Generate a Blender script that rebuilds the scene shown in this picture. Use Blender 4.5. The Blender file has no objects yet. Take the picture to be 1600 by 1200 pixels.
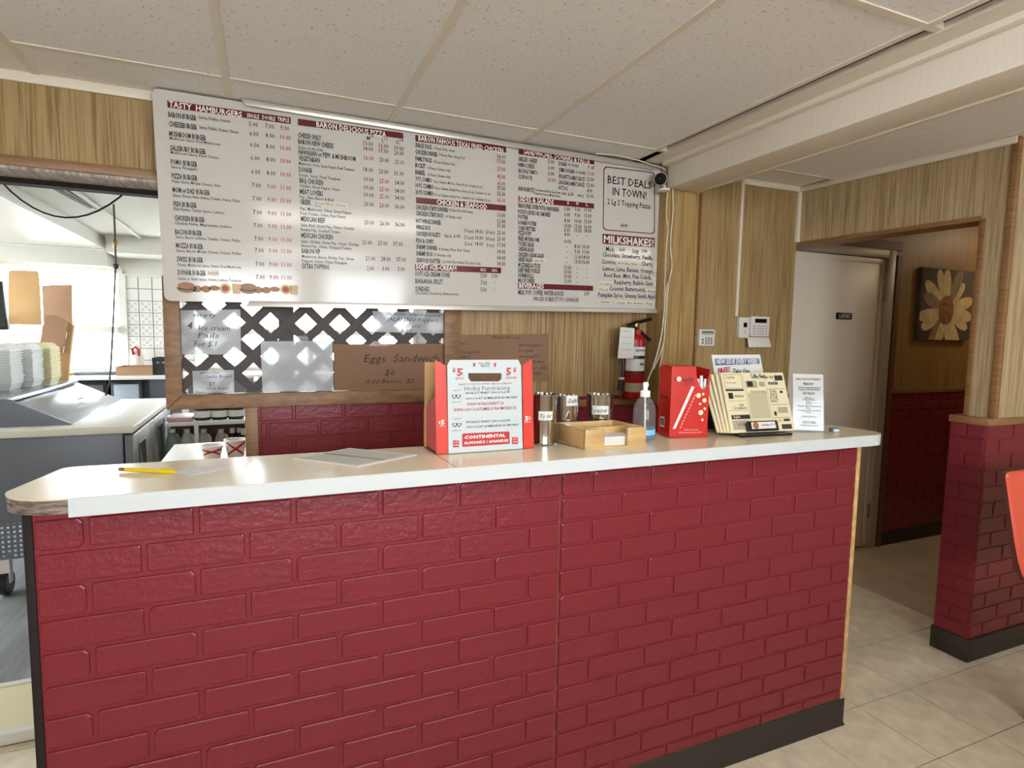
import bpy, bmesh, math, random
from mathutils import Vector, Matrix
random.seed(7)
S = bpy.context.scene
COL = S.collection
R = math.radians

# ------------------------------------------------------------------ camera
CAM_P = Vector((-0.7634, -1.4341, 1.4664)); YAW, PITCH, ROLL, FPX = 0.4008, -0.0885, 0.0167, 907.146
_f = Vector((math.sin(YAW)*math.cos(PITCH), math.cos(YAW)*math.cos(PITCH), math.sin(PITCH)))
_r0 = Vector((math.cos(YAW), -math.sin(YAW), 0)); _u0 = _r0.cross(_f)
_r = _r0*math.cos(ROLL) + _u0*math.sin(ROLL); _u = -_r0*math.sin(ROLL) + _u0*math.cos(ROLL)
cam = bpy.data.cameras.new('camera'); cam.sensor_width = 36; cam.lens = FPX/1600*36; cam.clip_start = 0.02
co = bpy.data.objects.new('camera', cam); COL.objects.link(co)
co.matrix_world = Matrix(((_r.x, _u.x, -_f.x, CAM_P.x), (_r.y, _u.y, -_f.y, CAM_P.y), (_r.z, _u.z, -_f.z, CAM_P.z), (0, 0, 0, 1)))
S.camera = co

# ------------------------------------------------------------------ light
SKY = 18.0
w = bpy.data.worlds.new('overcast_sky'); S.world = w; w.use_nodes = True
bg = w.node_tree.nodes['Background']; bg.inputs[0].default_value = (0.88, 0.95, 1.0, 1); bg.inputs[1].default_value = SKY
S.view_settings.view_transform = 'Standard'; S.view_settings.look = 'None'
S.view_settings.exposure = 0.22; S.view_settings.gamma = 1.0; S.view_settings.use_curve_mapping = False
S.cycles.max_bounces = 10; S.cycles.diffuse_bounces = 5; S.cycles.glossy_bounces = 4
S.cycles.transparent_max_bounces = 16; S.cycles.caustics_reflective = False; S.cycles.caustics_refractive = False
S.cycles.sample_clamp_indirect = 12.0

def portal(name, loc, rot, sx, sy):
    l = bpy.data.lights.new(name, 'AREA'); l.shape = 'RECTANGLE'; l.size = sx; l.size_y = sy
    l.cycles.is_portal = True
    o = bpy.data.objects.new(name, l); COL.objects.link(o); o.location = loc; o.rotation_euler = rot
FRONT_Y, KB = -4.2, 5.5                 # front wall of the dining room, back wall of the kitchen
FRONT_WIN = [(-1.55, -.35, 0.95, 2.24), (-.1, 1.0, 0.95, 2.24)]
for i, (a, b, c, d) in enumerate(FRONT_WIN):
    portal('window_portal', ((a+b)/2, FRONT_Y-.02, (c+d)/2), (R(90), 0, 0), b-a, d-c)      # faces into the room (+y)
KWIN = (-3.02, -2.07, 1.04, 2.03)
KWIN2 = (-1.50, 0.9, 1.04, 2.03)
portal('window_portal', ((KWIN[0]+KWIN[1])/2, KB+.02, 1.55), (R(-90), 0, 0), KWIN[1]-KWIN[0], 1.0)
portal('window_portal', ((KWIN2[0]+KWIN2[1])/2, KB+.02, 1.55), (R(-90), 0, 0), KWIN2[1]-KWIN2[0], 1.0)

SIDE_WIN = []
KSIDE_WIN = [(1.9, 3.3, 1.0, 2.1), (3.6, 5.0, 1.0, 2.1)]    # left wall of the kitchen
for a, b, c, d in SIDE_WIN: portal('window_portal', (-3.22, (a+b)/2, (c+d)/2), (R(90), 0, R(-90)), b-a, d-c)
for a, b, c, d in KSIDE_WIN: portal('window_portal', (-4.22, (a+b)/2, (c+d)/2), (R(90), 0, R(-90)), b-a, d-c)

# ------------------------------------------------------------------ helpers
def at(px, py, ax, v):
    """point of the view ray through pixel (1600x1200) on the plane axis=v"""
    d = _f + _r*((px-800)/FPX) - _u*((py-600)/FPX)
    i = 'xyz'.index(ax)
    return CAM_P + d*((v-CAM_P[i])/d[i])

def srgb(r, g, b):
    f = lambda c: (c/12.92 if c <= .04045 else ((c+.055)/1.055)**2.4)
    return (f(r/255), f(g/255), f(b/255), 1)

def mat(name, col, rough=.5, metal=0.0, spec=.5, bump=None, var=None, coat=0):
    """principled; bump=(scale, strength[, (sx,sy,sz)]); var=(scale, amount[, (sx,sy,sz)]) mottles the colour"""
    m = bpy.data.materials.new(name); m.use_nodes = True
    nt = m.node_tree; N = nt.nodes; L = nt.links; P = N['Principled BSDF']
    P.inputs['Base Color'].default_value = col; P.inputs['Roughness'].default_value = rough
    P.inputs['Metallic'].default_value = metal; P.inputs['Specular IOR Level'].default_value = spec
    P.inputs['Coat Weight'].default_value = coat
    tc = N.new('ShaderNodeTexCoord')
    def noise(sc, st, det=4):
        mp = N.new('ShaderNodeMapping'); mp.inputs['Scale'].default_value = st
        L.new(tc.outputs['Object'], mp.inputs[0])
        n = N.new('ShaderNodeTexNoise'); n.inputs['Scale'].default_value = sc; n.inputs['Detail'].default_value = det
        L.new(mp.outputs[0], n.inputs['Vector']); return n
    if var:
        n = noise(var[0], var[2] if len(var) > 2 else (1, 1, 1))
        cr = N.new('ShaderNodeValToRGB'); a = var[1]
        cr.color_ramp.elements[0].position = .3; cr.color_ramp.elements[1].position = .7
        cr.color_ramp.elements[0].color = tuple(max(0, c*(1-a)) for c in col[:3])+(1,)
        cr.color_ramp.elements[1].color = tuple(min(1, c*(1+a)) for c in col[:3])+(1,)
        L.new(n.outputs['Fac'], cr.inputs[0]); L.new(cr.outputs[0], P.inputs['Base Color'])
    if bump:
        n = noise(bump[0], bump[2] if len(bump) > 2 else (1, 1, 1), 6)
        b = N.new('ShaderNodeBump'); b.inputs['Strength'].default_value = bump[1]; b.inputs['Distance'].default_value = .004
        L.new(n.outputs['Fac'], b.inputs['Height']); L.new(b.outputs[0], P.inputs['Normal'])
    return m

def speck(m):
    nt = m.node_tree; N = nt.nodes; L = nt.links; P = N['Principled BSDF']
    tc = N.new('ShaderNodeTexCoord'); n = N.new('ShaderNodeTexNoise'); n.inputs['Scale'].default_value = 105; n.inputs['Detail'].default_value = 2
    mp = N.new('ShaderNodeMapping'); mp.inputs['Scale'].default_value = (1, .6, 1); L.new(tc.outputs['Object'], mp.inputs[0]); L.new(mp.outputs[0], n.inputs['Vector'])
    cr = N.new('ShaderNodeValToRGB'); c = P.inputs['Base Color'].default_value
    cr.color_ramp.elements[0].position = .31; cr.color_ramp.elements[1].position = .36
    cr.color_ramp.elements[0].color = (c[0]*.66, c[1]*.64, c[2]*.6, 1); cr.color_ramp.elements[1].color = tuple(c)
    L.new(n.outputs['Fac'], cr.inputs[0]); L.new(cr.outputs[0], P.inputs['Base Color'])

def glassy(name, tint=(1, 1, 1, 1), gloss=.0, alpha=.0, col=(1, 1, 1, 1), refl=1.0):
    """thin clear sheet: see-through with a fresnel reflection; alpha adds a milky share of diffuse"""
    m = bpy.data.materials.new(name); m.use_nodes = True; nt = m.node_tree; N = nt.nodes; L = nt.links
    N.remove(N['Principled BSDF']); out = N['Material Output']
    t = N.new('ShaderNodeBsdfTransparent'); t.inputs[0].default_value = tint
    g = N.new('ShaderNodeBsdfGlossy'); g.inputs['Roughness'].default_value = gloss
    fr = N.new('ShaderNodeFresnel'); ge = N.new('ShaderNodeNewGeometry'); io = N.new('ShaderNodeMath'); io.operation = 'MULTIPLY_ADD'
    io.inputs[1].default_value = 1/1.45-1.45; io.inputs[2].default_value = 1.45; L.new(ge.outputs['Backfacing'], io.inputs[0]); L.new(io.outputs[0], fr.inputs[0])   # same fresnel on both faces of a thin sheet
    mx = N.new('ShaderNodeMixShader'); rm = N.new('ShaderNodeMath'); rm.operation = 'MULTIPLY'; rm.inputs[1].default_value = refl; L.new(fr.outputs[0], rm.inputs[0]); L.new(rm.outputs[0], mx.inputs[0]); L.new(t.outputs[0], mx.inputs[1]); L.new(g.outputs[0], mx.inputs[2])
    last = mx
    if alpha:
        d = N.new('ShaderNodeBsdfDiffuse'); d.inputs[0].default_value = col
        tr = N.new('ShaderNodeBsdfTranslucent'); tr.inputs[0].default_value = col
        dm = N.new('ShaderNodeMixShader'); dm.inputs[0].default_value = .5; L.new(d.outputs[0], dm.inputs[1]); L.new(tr.outputs[0], dm.inputs[2])
        m2 = N.new('ShaderNodeMixShader'); m2.inputs[0].default_value = alpha
        L.new(mx.outputs[0], m2.inputs[1]); L.new(dm.outputs[0], m2.inputs[2]); last = m2
    L.new(last.outputs[0], out.inputs[0]); return m

class MB:
    def __init__(s): s.v = []; s.f = []
    def add(s, vs, fs):
        o = len(s.v); s.v += [tuple(x) for x in vs]; s.f += [tuple(i+o for i in f) for f in fs]; return s
    def box(s, x0, y0, z0, x1, y1, z1):
        return s.add([(x0, y0, z0), (x1, y0, z0), (x1, y1, z0), (x0, y1, z0), (x0, y0, z1), (x1, y0, z1), (x1, y1, z1), (x0, y1, z1)],
                     [(0, 3, 2, 1), (4, 5, 6, 7), (0, 1, 5, 4), (1, 2, 6, 5), (2, 3, 7, 6), (3, 0, 4, 7)])
    def prism(s, pts, vec):
        n = len(pts); vec = Vector(vec); a = [Vector(p) for p in pts]; b = [p+vec for p in a]
        return s.add(a+b, [tuple(range(n))[::-1], tuple(range(n, 2*n))]+[(i, (i+1) % n, n+(i+1) % n, n+i) for i in range(n)])
    def lathe(s, c, prof, n=20, cap=True):
        vs = []; fs = []
        for r, z in prof:
            for k in range(n):
                t = 2*math.pi*k/n; vs.append((c[0]+r*math.cos(t), c[1]+r*math.sin(t), c[2]+z))
        for i in range(len(prof)-1):
            for k in range(n):
                fs.append((i*n+k, i*n+(k+1) % n, (i+1)*n+(k+1) % n, (i+1)*n+k))
        if cap: fs.append(tuple(range(n))[::-1]); fs.append(tuple(range((len(prof)-1)*n, len(prof)*n)))
        return s.add(vs, fs)
    def tube(s, pts, r, n=6):
        pts = [Vector(p) for p in pts]; vs = []; fs = []
        for i, p in enumerate(pts):
            d = (pts[min(i+1, len(pts)-1)]-pts[max(i-1, 0)]).normalized()
            a = d.cross(Vector((0, 0, 1)));  a = d.cross(Vector((0, 1, 0))) if a.length < .1 else a
            a.normalize(); b = d.cross(a)
            for k in range(n):
                t = 2*math.pi*k/n; vs.append(p+a*(r*math.cos(t))+b*(r*math.sin(t)))
        for i in range(len(pts)-1):
            for k in range(n): fs.append((i*n+k, i*n+(k+1) % n, (i+1)*n+(k+1) % n, (i+1)*n+k))
        fs += [tuple(range(n))[::-1], tuple(range((len(pts)-1)*n, len(pts)*n))]
        return s.add(vs, fs)
    def mesh(s, name, m, bevel=0, seg=2, smooth=False):
        me = bpy.data.meshes.new(name); me.from_pydata(s.v, [], s.f)
        bm = bmesh.new(); bm.from_mesh(me); bmesh.ops.recalc_face_normals(bm, faces=bm.faces)
        if bevel:
            ed = [e for e in bm.edges if len(e.link_faces) == 2 and e.calc_face_angle(0) > .5]
            bmesh.ops.bevel(bm, geom=ed, offset=bevel, segments=seg, affect='EDGES', profile=.5)
        bm.to_mesh(me); bm.free(); me.materials.append(m)
        if smooth or bevel:
            me.shade_smooth(); me.set_sharp_from_angle(angle=R(40))
        me.update(); return me
    def build(s, name, m, parent=None, bevel=0, seg=2, smooth=False, local=False, kind=None):
        return put(name, s.mesh(name, m, bevel, seg, smooth), parent, local, kind)

def wloc(o):
    p = Vector((0, 0, 0))
    while o is not None: p += o.location; o = o.parent
    return p
def put(name, me, parent=None, local=False, kind=None):
    o = bpy.data.objects.new(name, me); COL.objects.link(o)
    if parent is not None:
        o.parent = parent
        if not local: o.location = -wloc(parent)
    if kind: o['kind'] = kind
    return o
def tag(o, label, cat, group=None):
    o['label'] = label; o['category'] = cat
    if group: o['group'] = group
    return o
def thing(name, label, cat, loc, rotz=0, group=None):
    o = bpy.data.objects.new(name, None); COL.objects.link(o); o.empty_display_size = .05
    o.location = loc; o.rotation_euler = (0, 0, rotz); return tag(o, label, cat, group)
def struct(name, mb, m, **k): return mb.build(name, m, kind='structure', **k)
def copy_tree(o, parent=None):
    c = o.copy(); COL.objects.link(c)
    if parent is not None: c.parent = parent
    for ch in list(o.children): copy_tree(ch, c)
    return c
def rrect(x0, z0, x1, z1, r, n=4, y=0):
    out = []
    for cx, cz, a in ((x1-r, z0+r, -90), (x1-r, z1-r, 0), (x0+r, z1-r, 90), (x0+r, z0+r, 180)):
        for k in range(n+1):
            t = R(a+90*k/n); out.append((cx+r*math.cos(t), y, cz+r*math.sin(t)))
    return out

# text is gathered first and turned to flat lettering meshes at the end
JOBS = []
def T(owner, s, o, r, u, cap, width=None, col='black', bold=0.0, shear=0.0, align='l', world=True, name='lettering'):
    o = Vector(o)
    if world: o = o - wloc(owner)
    JOBS.append((owner, s, o, Vector(r).normalized(), Vector(u).normalized(), cap, width, col, bold, shear, align, name))
def flat(owner, pts, m, name, local=False):
    b = MB(); b.add(pts, [tuple(range(len(pts)))]); return b.build(name, m, owner, local=local)

# ------------------------------------------------------------------ materials
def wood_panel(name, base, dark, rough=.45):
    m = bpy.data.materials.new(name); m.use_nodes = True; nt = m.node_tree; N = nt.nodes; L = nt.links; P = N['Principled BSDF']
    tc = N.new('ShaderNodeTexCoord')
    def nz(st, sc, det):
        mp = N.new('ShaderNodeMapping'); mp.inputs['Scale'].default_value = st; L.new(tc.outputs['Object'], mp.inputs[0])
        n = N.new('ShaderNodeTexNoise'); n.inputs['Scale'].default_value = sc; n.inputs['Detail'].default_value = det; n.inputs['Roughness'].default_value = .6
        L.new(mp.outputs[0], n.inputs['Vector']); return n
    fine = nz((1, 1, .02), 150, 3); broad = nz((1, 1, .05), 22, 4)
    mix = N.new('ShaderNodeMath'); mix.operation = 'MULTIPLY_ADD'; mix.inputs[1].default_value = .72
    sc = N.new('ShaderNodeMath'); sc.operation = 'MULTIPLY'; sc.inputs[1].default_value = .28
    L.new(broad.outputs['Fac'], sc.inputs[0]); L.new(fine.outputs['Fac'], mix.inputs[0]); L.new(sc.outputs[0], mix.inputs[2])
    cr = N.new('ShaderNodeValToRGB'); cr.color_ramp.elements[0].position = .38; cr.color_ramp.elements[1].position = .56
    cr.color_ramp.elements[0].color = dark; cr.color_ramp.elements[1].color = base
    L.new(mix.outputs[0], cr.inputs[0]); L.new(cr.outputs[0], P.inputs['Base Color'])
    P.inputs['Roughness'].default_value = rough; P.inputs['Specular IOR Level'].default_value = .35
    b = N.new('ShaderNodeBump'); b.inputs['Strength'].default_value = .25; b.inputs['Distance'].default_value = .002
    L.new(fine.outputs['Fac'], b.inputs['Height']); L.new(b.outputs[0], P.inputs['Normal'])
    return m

M = {}
M['wood'] = wood_panel('wood_panelling', srgb(176, 150, 107), srgb(132, 106, 68))
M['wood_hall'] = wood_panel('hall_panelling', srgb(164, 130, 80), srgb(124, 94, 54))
M['wood_light'] = wood_panel('pale_panelling', srgb(188, 168, 134), srgb(146, 124, 92))
M['trim_wood'] = mat('trim_wood', srgb(140, 104, 66), .45, var=(6, .25, (1, 1, 14)))
M['frame_wood'] = mat('frame_wood', srgb(132, 98, 66), .5, var=(8, .3, (2, 6, 6)), bump=(40, .2))
M['ply'] = mat('plywood_edge', srgb(196, 160, 108), .6, var=(30, .25))
M['worn_edge'] = mat('worn_plywood_edge', srgb(128, 112, 104), .8, var=(26, .75, (1, 1, 6)), bump=(60, .6))
M['red'] = mat('red_brick_paint', srgb(119, 32, 43), .36, spec=.45, bump=(75, .5), var=(3, .08))
M['red_dark'] = mat('red_mortar_paint', srgb(122, 35, 45), .36, spec=.4, bump=(90, .35))
M['dark_trim'] = mat('dark_brown_trim', srgb(38, 30, 29), .7, spec=.2)
M['black_vinyl'] = mat('black_vinyl_base', srgb(48, 42, 38), .45, bump=(20, .1))
M['laminate'] = mat('cream_laminate', srgb(224, 212, 186), .22, spec=.6, var=(140, .05))
M['nose'] = mat('white_edge_band', srgb(200, 206, 209), .3)
M['seam'] = mat('dark_seam', srgb(70, 60, 50), .6)
M['tile'] = mat('ceiling_tile_face', srgb(236, 236, 238), .85, bump=(110, .35))
speck(M['tile'])
M['tbar'] = mat('ceiling_grid_metal', srgb(226, 218, 206), .5)
M['gap'] = mat('dark_gap', srgb(35, 30, 28), .9)
M['beam'] = mat('painted_beam', srgb(240, 234, 224), .55, bump=(60, .35, (1, 1, .1)))
M['white_trim'] = mat('white_trim', srgb(228, 220, 206), .45)
M['floor_tile'] = mat('vinyl_floor_tile', srgb(228, 217, 194), .38, spec=.4, var=(13, .14), bump=(30, .05))
M['floor_joint'] = mat('floor_joint', srgb(84, 72, 58), .7)
M['hall_floor'] = mat('hall_vinyl', srgb(196, 180, 156), .4, var=(5, .14))
M['kitchen_floor'] = mat('grey_wood_vinyl', srgb(128, 130, 130), .35, var=(4, .35, (5, .6, 1)), bump=(20, .1))
M['threshold'] = mat('cream_threshold', srgb(214, 204, 170), .5)
M['plaster'] = mat('white_plaster', srgb(216, 214, 206), .7, var=(2, .03))
M['plaster_dining'] = mat('dining_plaster', srgb(206, 190, 164), .7)
M['white_paint'] = mat('white_gloss_paint', srgb(220, 218, 212), .35)
M['wall_tile'] = mat('white_glazed_tile', srgb(226, 224, 218), .25)
M['grout'] = mat('grey_grout', srgb(150, 146, 140), .8)
M['tile_print'] = mat('tile_pattern_grey', srgb(190, 192, 194), .3)
M['menu'] = mat('menu_plastic', srgb(203, 200, 196), .1, spec=.4, var=(1.5, .02))
M['track'] = mat('menu_track_metal', srgb(196, 192, 184), .3, metal=.4)
M['burgundy'] = mat('menu_burgundy', srgb(100, 26, 34), .25)
M['black'] = mat('ink_black', srgb(30, 28, 28), .4)
M['inkred'] = mat('ink_red', srgb(176, 40, 50), .4)
M['inkdark'] = mat('ink_maroon', srgb(84, 30, 32), .4)
M['inkwhite'] = mat('ink_white', srgb(240, 232, 228), .4)
M['inkgrey'] = mat('pencil_grey', srgb(120, 120, 124), .6)
M['inkblue'] = mat('ink_blue', srgb(62, 98, 150), .4)
M['inkpen'] = mat('marker_on_card', srgb(62, 50, 44), .7)
M['inkcyan'] = mat('faint_green_rule', srgb(170, 200, 190), .5)
M['tape_cream'] = mat('cream_label_tape', srgb(212, 208, 190), .4)
M['white_plastic'] = mat('white_plastic', srgb(226, 222, 216), .35)
M['white_wire'] = mat('white_cable', srgb(222, 214, 198), .5)
M['grey_plastic'] = mat('grey_plastic', srgb(172, 170, 166), .4)
M['black_plastic'] = mat('black_plastic', srgb(22, 22, 24), .3)
M['matte_black'] = mat('matte_black', srgb(12, 12, 13), .75, spec=.2)
M['lcd'] = mat('dark_display', srgb(20, 24, 18), .15)
M['lcd_blue'] = mat('blue_grey_display', srgb(92, 108, 132), .2)
M['card'] = mat('brown_cardboard', srgb(164, 128, 100), .85, var=(2.5, .1), bump=(40, .1))
M['card_dark'] = mat('darker_brown_cardboard', srgb(138, 108, 86), .85, var=(2.5, .08))  # card of the lettered signs, a darker brown
M['card_tan'] = mat('tan_cardboard', srgb(186, 150, 104), .85, var=(3, .08))
M['lattice'] = mat('dark_brown_lattice', srgb(58, 46, 42), .55, var=(8, .3))
M['sleeve'] = glassy('plastic_sleeve_paper', (1, 1, 1, 1), .1, .84, srgb(222, 224, 228))
M['film'] = glassy('clear_tape', (1, 1, 1, 1), .12, refl=.6)
M['pane'] = glassy('window_glass', (1, 1, 1, 1), .0)
M['steel'] = mat('brushed_steel', srgb(176, 180, 186), .28, metal=.9, bump=(200, .05, (1, .05, 1)))
M['steel_dark'] = mat('grey_fridge_steel', srgb(108, 114, 124), .5, metal=.35, var=(3, .06))
M['steel_door'] = mat('scuffed_steel_door', srgb(158, 156, 152), .4, metal=.6, var=(7, .25))
M['chrome'] = mat('tin_plate', srgb(214, 214, 214), .08, metal=1.0)
M['cutting'] = mat('white_cutting_board', srgb(212, 210, 198), .4)
M['foam'] = mat('white_foam', srgb(214, 216, 214), .7)
M['foam_cream'] = mat('cream_foam', srgb(218, 208, 166), .7)
M['box_red'] = mat('carton_red', srgb(206, 58, 44), .4)
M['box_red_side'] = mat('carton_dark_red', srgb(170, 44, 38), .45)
M['carton_white'] = mat('carton_white', srgb(190, 200, 203), .45)
M['straw_red'] = mat('straw_box_red', srgb(192, 36, 28), .3)
M['straw'] = mat('wrapped_straw', srgb(226, 226, 226), .4, bump=(60, .4))
M['dot'] = mat('printed_cream_dot', srgb(250, 226, 190), .4)
M['bamboo'] = mat('bamboo', srgb(196, 162, 110), .4, var=(7, .18, (1, 1, 6)))
M['paper'] = mat('white_paper', srgb(216, 216, 214), .7)
M['newsprint'] = mat('cream_newsprint', srgb(218, 208, 174), .75)
M['newsgrey'] = mat('newsprint_ink_grey', srgb(164, 156, 130), .75)
M['pump'] = mat('pump_white', srgb(240, 240, 238), .3)
M['bottle'] = glassy('clear_bottle', (.96, .97, .98, 1), .02, .12, srgb(235, 238, 240))
M['gel'] = glassy('blue_gel', (.72, .88, .95, 1), .05, .3, srgb(150, 205, 240))
M['gel_label'] = mat('blue_label', srgb(126, 190, 232), .4)
M['acrylic'] = glassy('clear_acrylic', (.96, .97, .98, 1), .08, refl=.3)
M['ext_red'] = mat('extinguisher_red', srgb(150, 18, 22), .22)
M['yellow'] = mat('pen_yellow', srgb(226, 196, 30), .25)
M['pen_grip'] = mat('pen_grey_grip', srgb(116, 108, 76), .4)
M['door'] = mat('cream_door_paint', srgb(226, 214, 196), .4)
M['door_frame'] = mat('grey_door_frame', srgb(176, 166, 150), .4)
M['brass'] = mat('old_brass', srgb(150, 130, 90), .35, metal=.8)
M['coral'] = mat('coral_fibreglass', srgb(222, 92, 72), .3)
M['coral_edge'] = mat('dark_shell_edge', srgb(90, 52, 46), .5)
M['canvas_dark'] = mat('canvas_dark', srgb(92, 82, 74), .8, var=(6, .2))
M['petal'] = mat('petal_cream', srgb(222, 204, 156), .8, var=(14, .18))
M['petal_grey'] = mat('petal_dull', srgb(150, 134, 112), .8, var=(14, .25))  # greyer tone for a few of the printed petals
M['flower_eye'] = mat('flower_eye', srgb(150, 104, 56), .8, var=(70, .5))
M['cup_white'] = mat('paper_cup_white', srgb(236, 232, 226), .4)
M['cup_red'] = mat('paper_cup_red', srgb(186, 28, 40), .4)
M['jug'] = glassy('milky_jug', (.9, .93, .92, 1), .1, .92, srgb(246, 246, 240))
M['jug_green'] = glassy('greenish_jug', (.82, .9, .88, 1), .1, .7, srgb(196, 216, 208))
M['fence'] = mat('weathered_fence', srgb(176, 170, 164), .9, var=(8, .2, (1, 1, .2)))
M['asphalt'] = mat('pale_concrete', srgb(196, 194, 188), .9, var=(4, .1))
M['pale_door'] = mat('pale_blue_door', srgb(176, 184, 202), .4)
M['crate'] = mat('black_crate', srgb(26, 25, 26), .5)
M['burger'] = mat('bun_brown', srgb(150, 98, 44), .4); M['burger2'] = mat('burger_dark', srgb(60, 36, 22), .4)
M['lamp_warm'] = mat('warm_lamp_shade', srgb(255, 220, 170), .4)
_p = M['lamp_warm'].node_tree.nodes['Principled BSDF']; _p.inputs['Emission Color'].default_value = (1, .78, .5, 1); _p.inputs['Emission Strength'].default_value = 20.0
M['fill_cool'] = mat('cool_fill_lens', srgb(240, 248, 255), .4)  # glow of the added kitchen fill lights
_p = M['fill_cool'].node_tree.nodes['Principled BSDF']; _p.inputs['Emission Color'].default_value = (.93, .98, 1, 1); _p.inputs['Emission Strength'].default_value = 14.0
M['lamp'] = mat('lamp_lens', srgb(255, 250, 235), .3)
_p = M['lamp'].node_tree.nodes['Principled BSDF']; _p.inputs['Emission Color'].default_value = (1, .97, .92, 1); _p.inputs['Emission Strength'].default_value = 11.0

# ------------------------------------------------------------------ room shell
CZ = 2.335         # ceiling
PF = 0.083         # front of the pillar wall
WY = 1.16          # menu wall
RW = 1.12          # panelled wall right of it
RX = 2.12          # corner of the hall opening at the keypad wall
PXL, PXU, PYU = 2.155, 2.20, .2     # pillar: brick base, panelled top
DY = 1.24          # ladies door wall
XL, XR = -3.2, 5.2

def joined_holes(x0, x1, z0, z1, y0, y1, holes):
    """a wall slab x0..x1 with rectangular holes, as one mesh of boxes"""
    b = MB(); xs = sorted({x0, x1, *[h[0] for h in holes], *[h[1] for h in holes]})
    for a, c in zip(xs, xs[1:]):
        zs = [(z0, z1)]
        for h in holes:
            if h[0] <= a+1e-6 and h[1] >= c-1e-6:
                zs = [q for z in zs for q in ((z[0], min(z[1], h[2])), (max(z[0], h[3]), z[1])) if q[1] > q[0]+1e-6]
        for q in zs: b.box(a, y0, q[0], c, y1, q[1])
    return b

# floors
fl = struct('floor', MB().box(XL-.2, FRONT_Y-.2, -.06, XR+.2, DY+.1, -.004), M['floor_joint'])
tile_me = MB().box(-.1502, -.1502, -.004, .1502, .1502, 0).mesh('floor_tile', M['floor_tile'])
TX0, TY0 = at(1418, 1077, 'z', 0).x, at(1418, 1077, 'z', 0).y
for i in range(-13, 6):
    for j in range(-4, 5):
        cx, cy = TX0+.1524+.3048*i, TY0+.1524+.3048*j
        vis = (cx > 1.0 and cx < 2.9 and cy > -.9 and cy < 1.14) or (cx < -1.1 and cx > -2.0 and cy > .3 and cy < 1.14)
        if not vis: continue
        if cx > 2.46 and cy > 0: continue
        if cx+.15 > 2.45 and cy > .0:
            MB().box(cx-.1508, cy-.1502, -.004, 2.449, cy+.1508, 0).build('floor_tile', M['floor_tile'], fl); continue
        if cx < 0 and cy+.15 > .998:
            if cy-.15 < .98: MB().box(cx-.1502, cy-.1502, -.004, cx+.1502, .998, 0).build('floor_tile', M['floor_tile'], fl)
            continue
        o = put('floor_tile', tile_me, fl); o.location = (cx, cy, random.uniform(-.0004, .0003))
b = MB()
for i in range(-18, 12):
    for j in range(-15, 5):
        cx, cy = TX0+.1524+.3048*i, TY0+.1524+.3048*j
        vis = (cx > 1.0 and cx < 2.9 and cy > -.9 and cy < 1.14) or (cx < -1.1 and cx > -2.0 and cy > .3 and cy < 1.14)
        if vis or (cx > 2.3 and cy > .05) or cy+.15 > 1.02 or cx-.15 < XL or cy-.15 < FRONT_Y: continue
        b.box(cx-.1515, cy-.1515, -.004, cx+.1515, cy+.1515, 0)
b.box(XL, TY0+.9144+.0025, -.004, -2.0, .998, 0)
b.box(2.452, TY0+.0025, -.004, XR, PF+.02, 0)
b.build('floor_tiles_beyond', M['floor_tile'], fl, kind='stuff')
struct('floor_hall', MB().box(2.45, PF, -.004, XR, 3.2, .001), M['hall_floor'])
struct('floor_kitchen', MB().box(-4.2, 1.36, -.03, 3.4, KB+.2, .035), M['kitchen_floor'])
th = struct('trim_1', MB().box(-3.2, 1.02, -.004, -1.12, 1.36, .036), M['threshold'])
MB().box(-3.2, 1.0, .0, -1.12, 1.035, .042).build('nosing', M['white_paint'], th, bevel=.004)
MB().box(-3.2, 1.345, .03, -1.12, 1.375, .042).build('nosing', M['white_paint'], th, bevel=.003)

# ceiling with its grid of tiles
ce = struct('ceiling', MB().box(XL-.2, FRONT_Y-.2, CZ+.02, XR+.2, DY+.1, CZ+.08), M['gap'])
BX0, BX1, BZ = 1.11, 1.28, 2.2
gx = [-.270+.606*k for k in range(-5, 12)]
gy = [.905-1.22*k for k in range(0, 5)]
trs = []
for i in range(len(gx)-1):
    for j in range(len(gy)):
        x0, x1 = gx[i]+.012, gx[i+1]-.012
        y1 = gy[j]-.012; y0 = (gy[j+1] if j+1 < len(gy) else FRONT_Y)+.012
        if x0 < XL: x0 = XL
        if x1 > XR: x1 = XR
        if x0 > XR or y1 < FRONT_Y: continue
        if x0 < BX0 < x1: x1 = 1.0
        elif x0 < BX1 and x1 > BX1 : x0 = BX1
        if x1-x0 < .05: continue
        tb = MB().box(x0, y0, CZ-.001, x1, y1, CZ+.014)
        t = tb.build('ceiling_tile', M['tile'], ce)
for k in range(len(gx)-1):          # the cut strip along the wall
    x0, x1 = max(gx[k]+.012, XL), gx[k+1]-.012
    if x0 < BX0 < x1: x1 = 1.0
    if x1 > BX0 and x0 < BX1: continue
    if x1 > x0+.03 and x0 < 2.1: MB().box(x0, gy[0]+.012, CZ-.001, min(x1, 2.1), WY+.1, CZ+.014).build('ceiling_tile', M['tile'], ce)
MB().box(BX1, gy[0]+.012, CZ-.001, 1.534, WY+.1, CZ+.014).build('ceiling_tile', M['tile'], ce)
MB().box(.952, gy[0]+.012, CZ-.001, BX0, WY+.1, CZ+.014).build('ceiling_tile', M['tile'], ce)
for x in gx:
    if x < XL or x > XR or (1.0 < x < BX1): continue
    MB().box(x-.012, FRONT_Y, CZ-.005, x+.012, WY+.1, CZ+.014).build('grid_bar', M['tbar'], ce)
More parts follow.
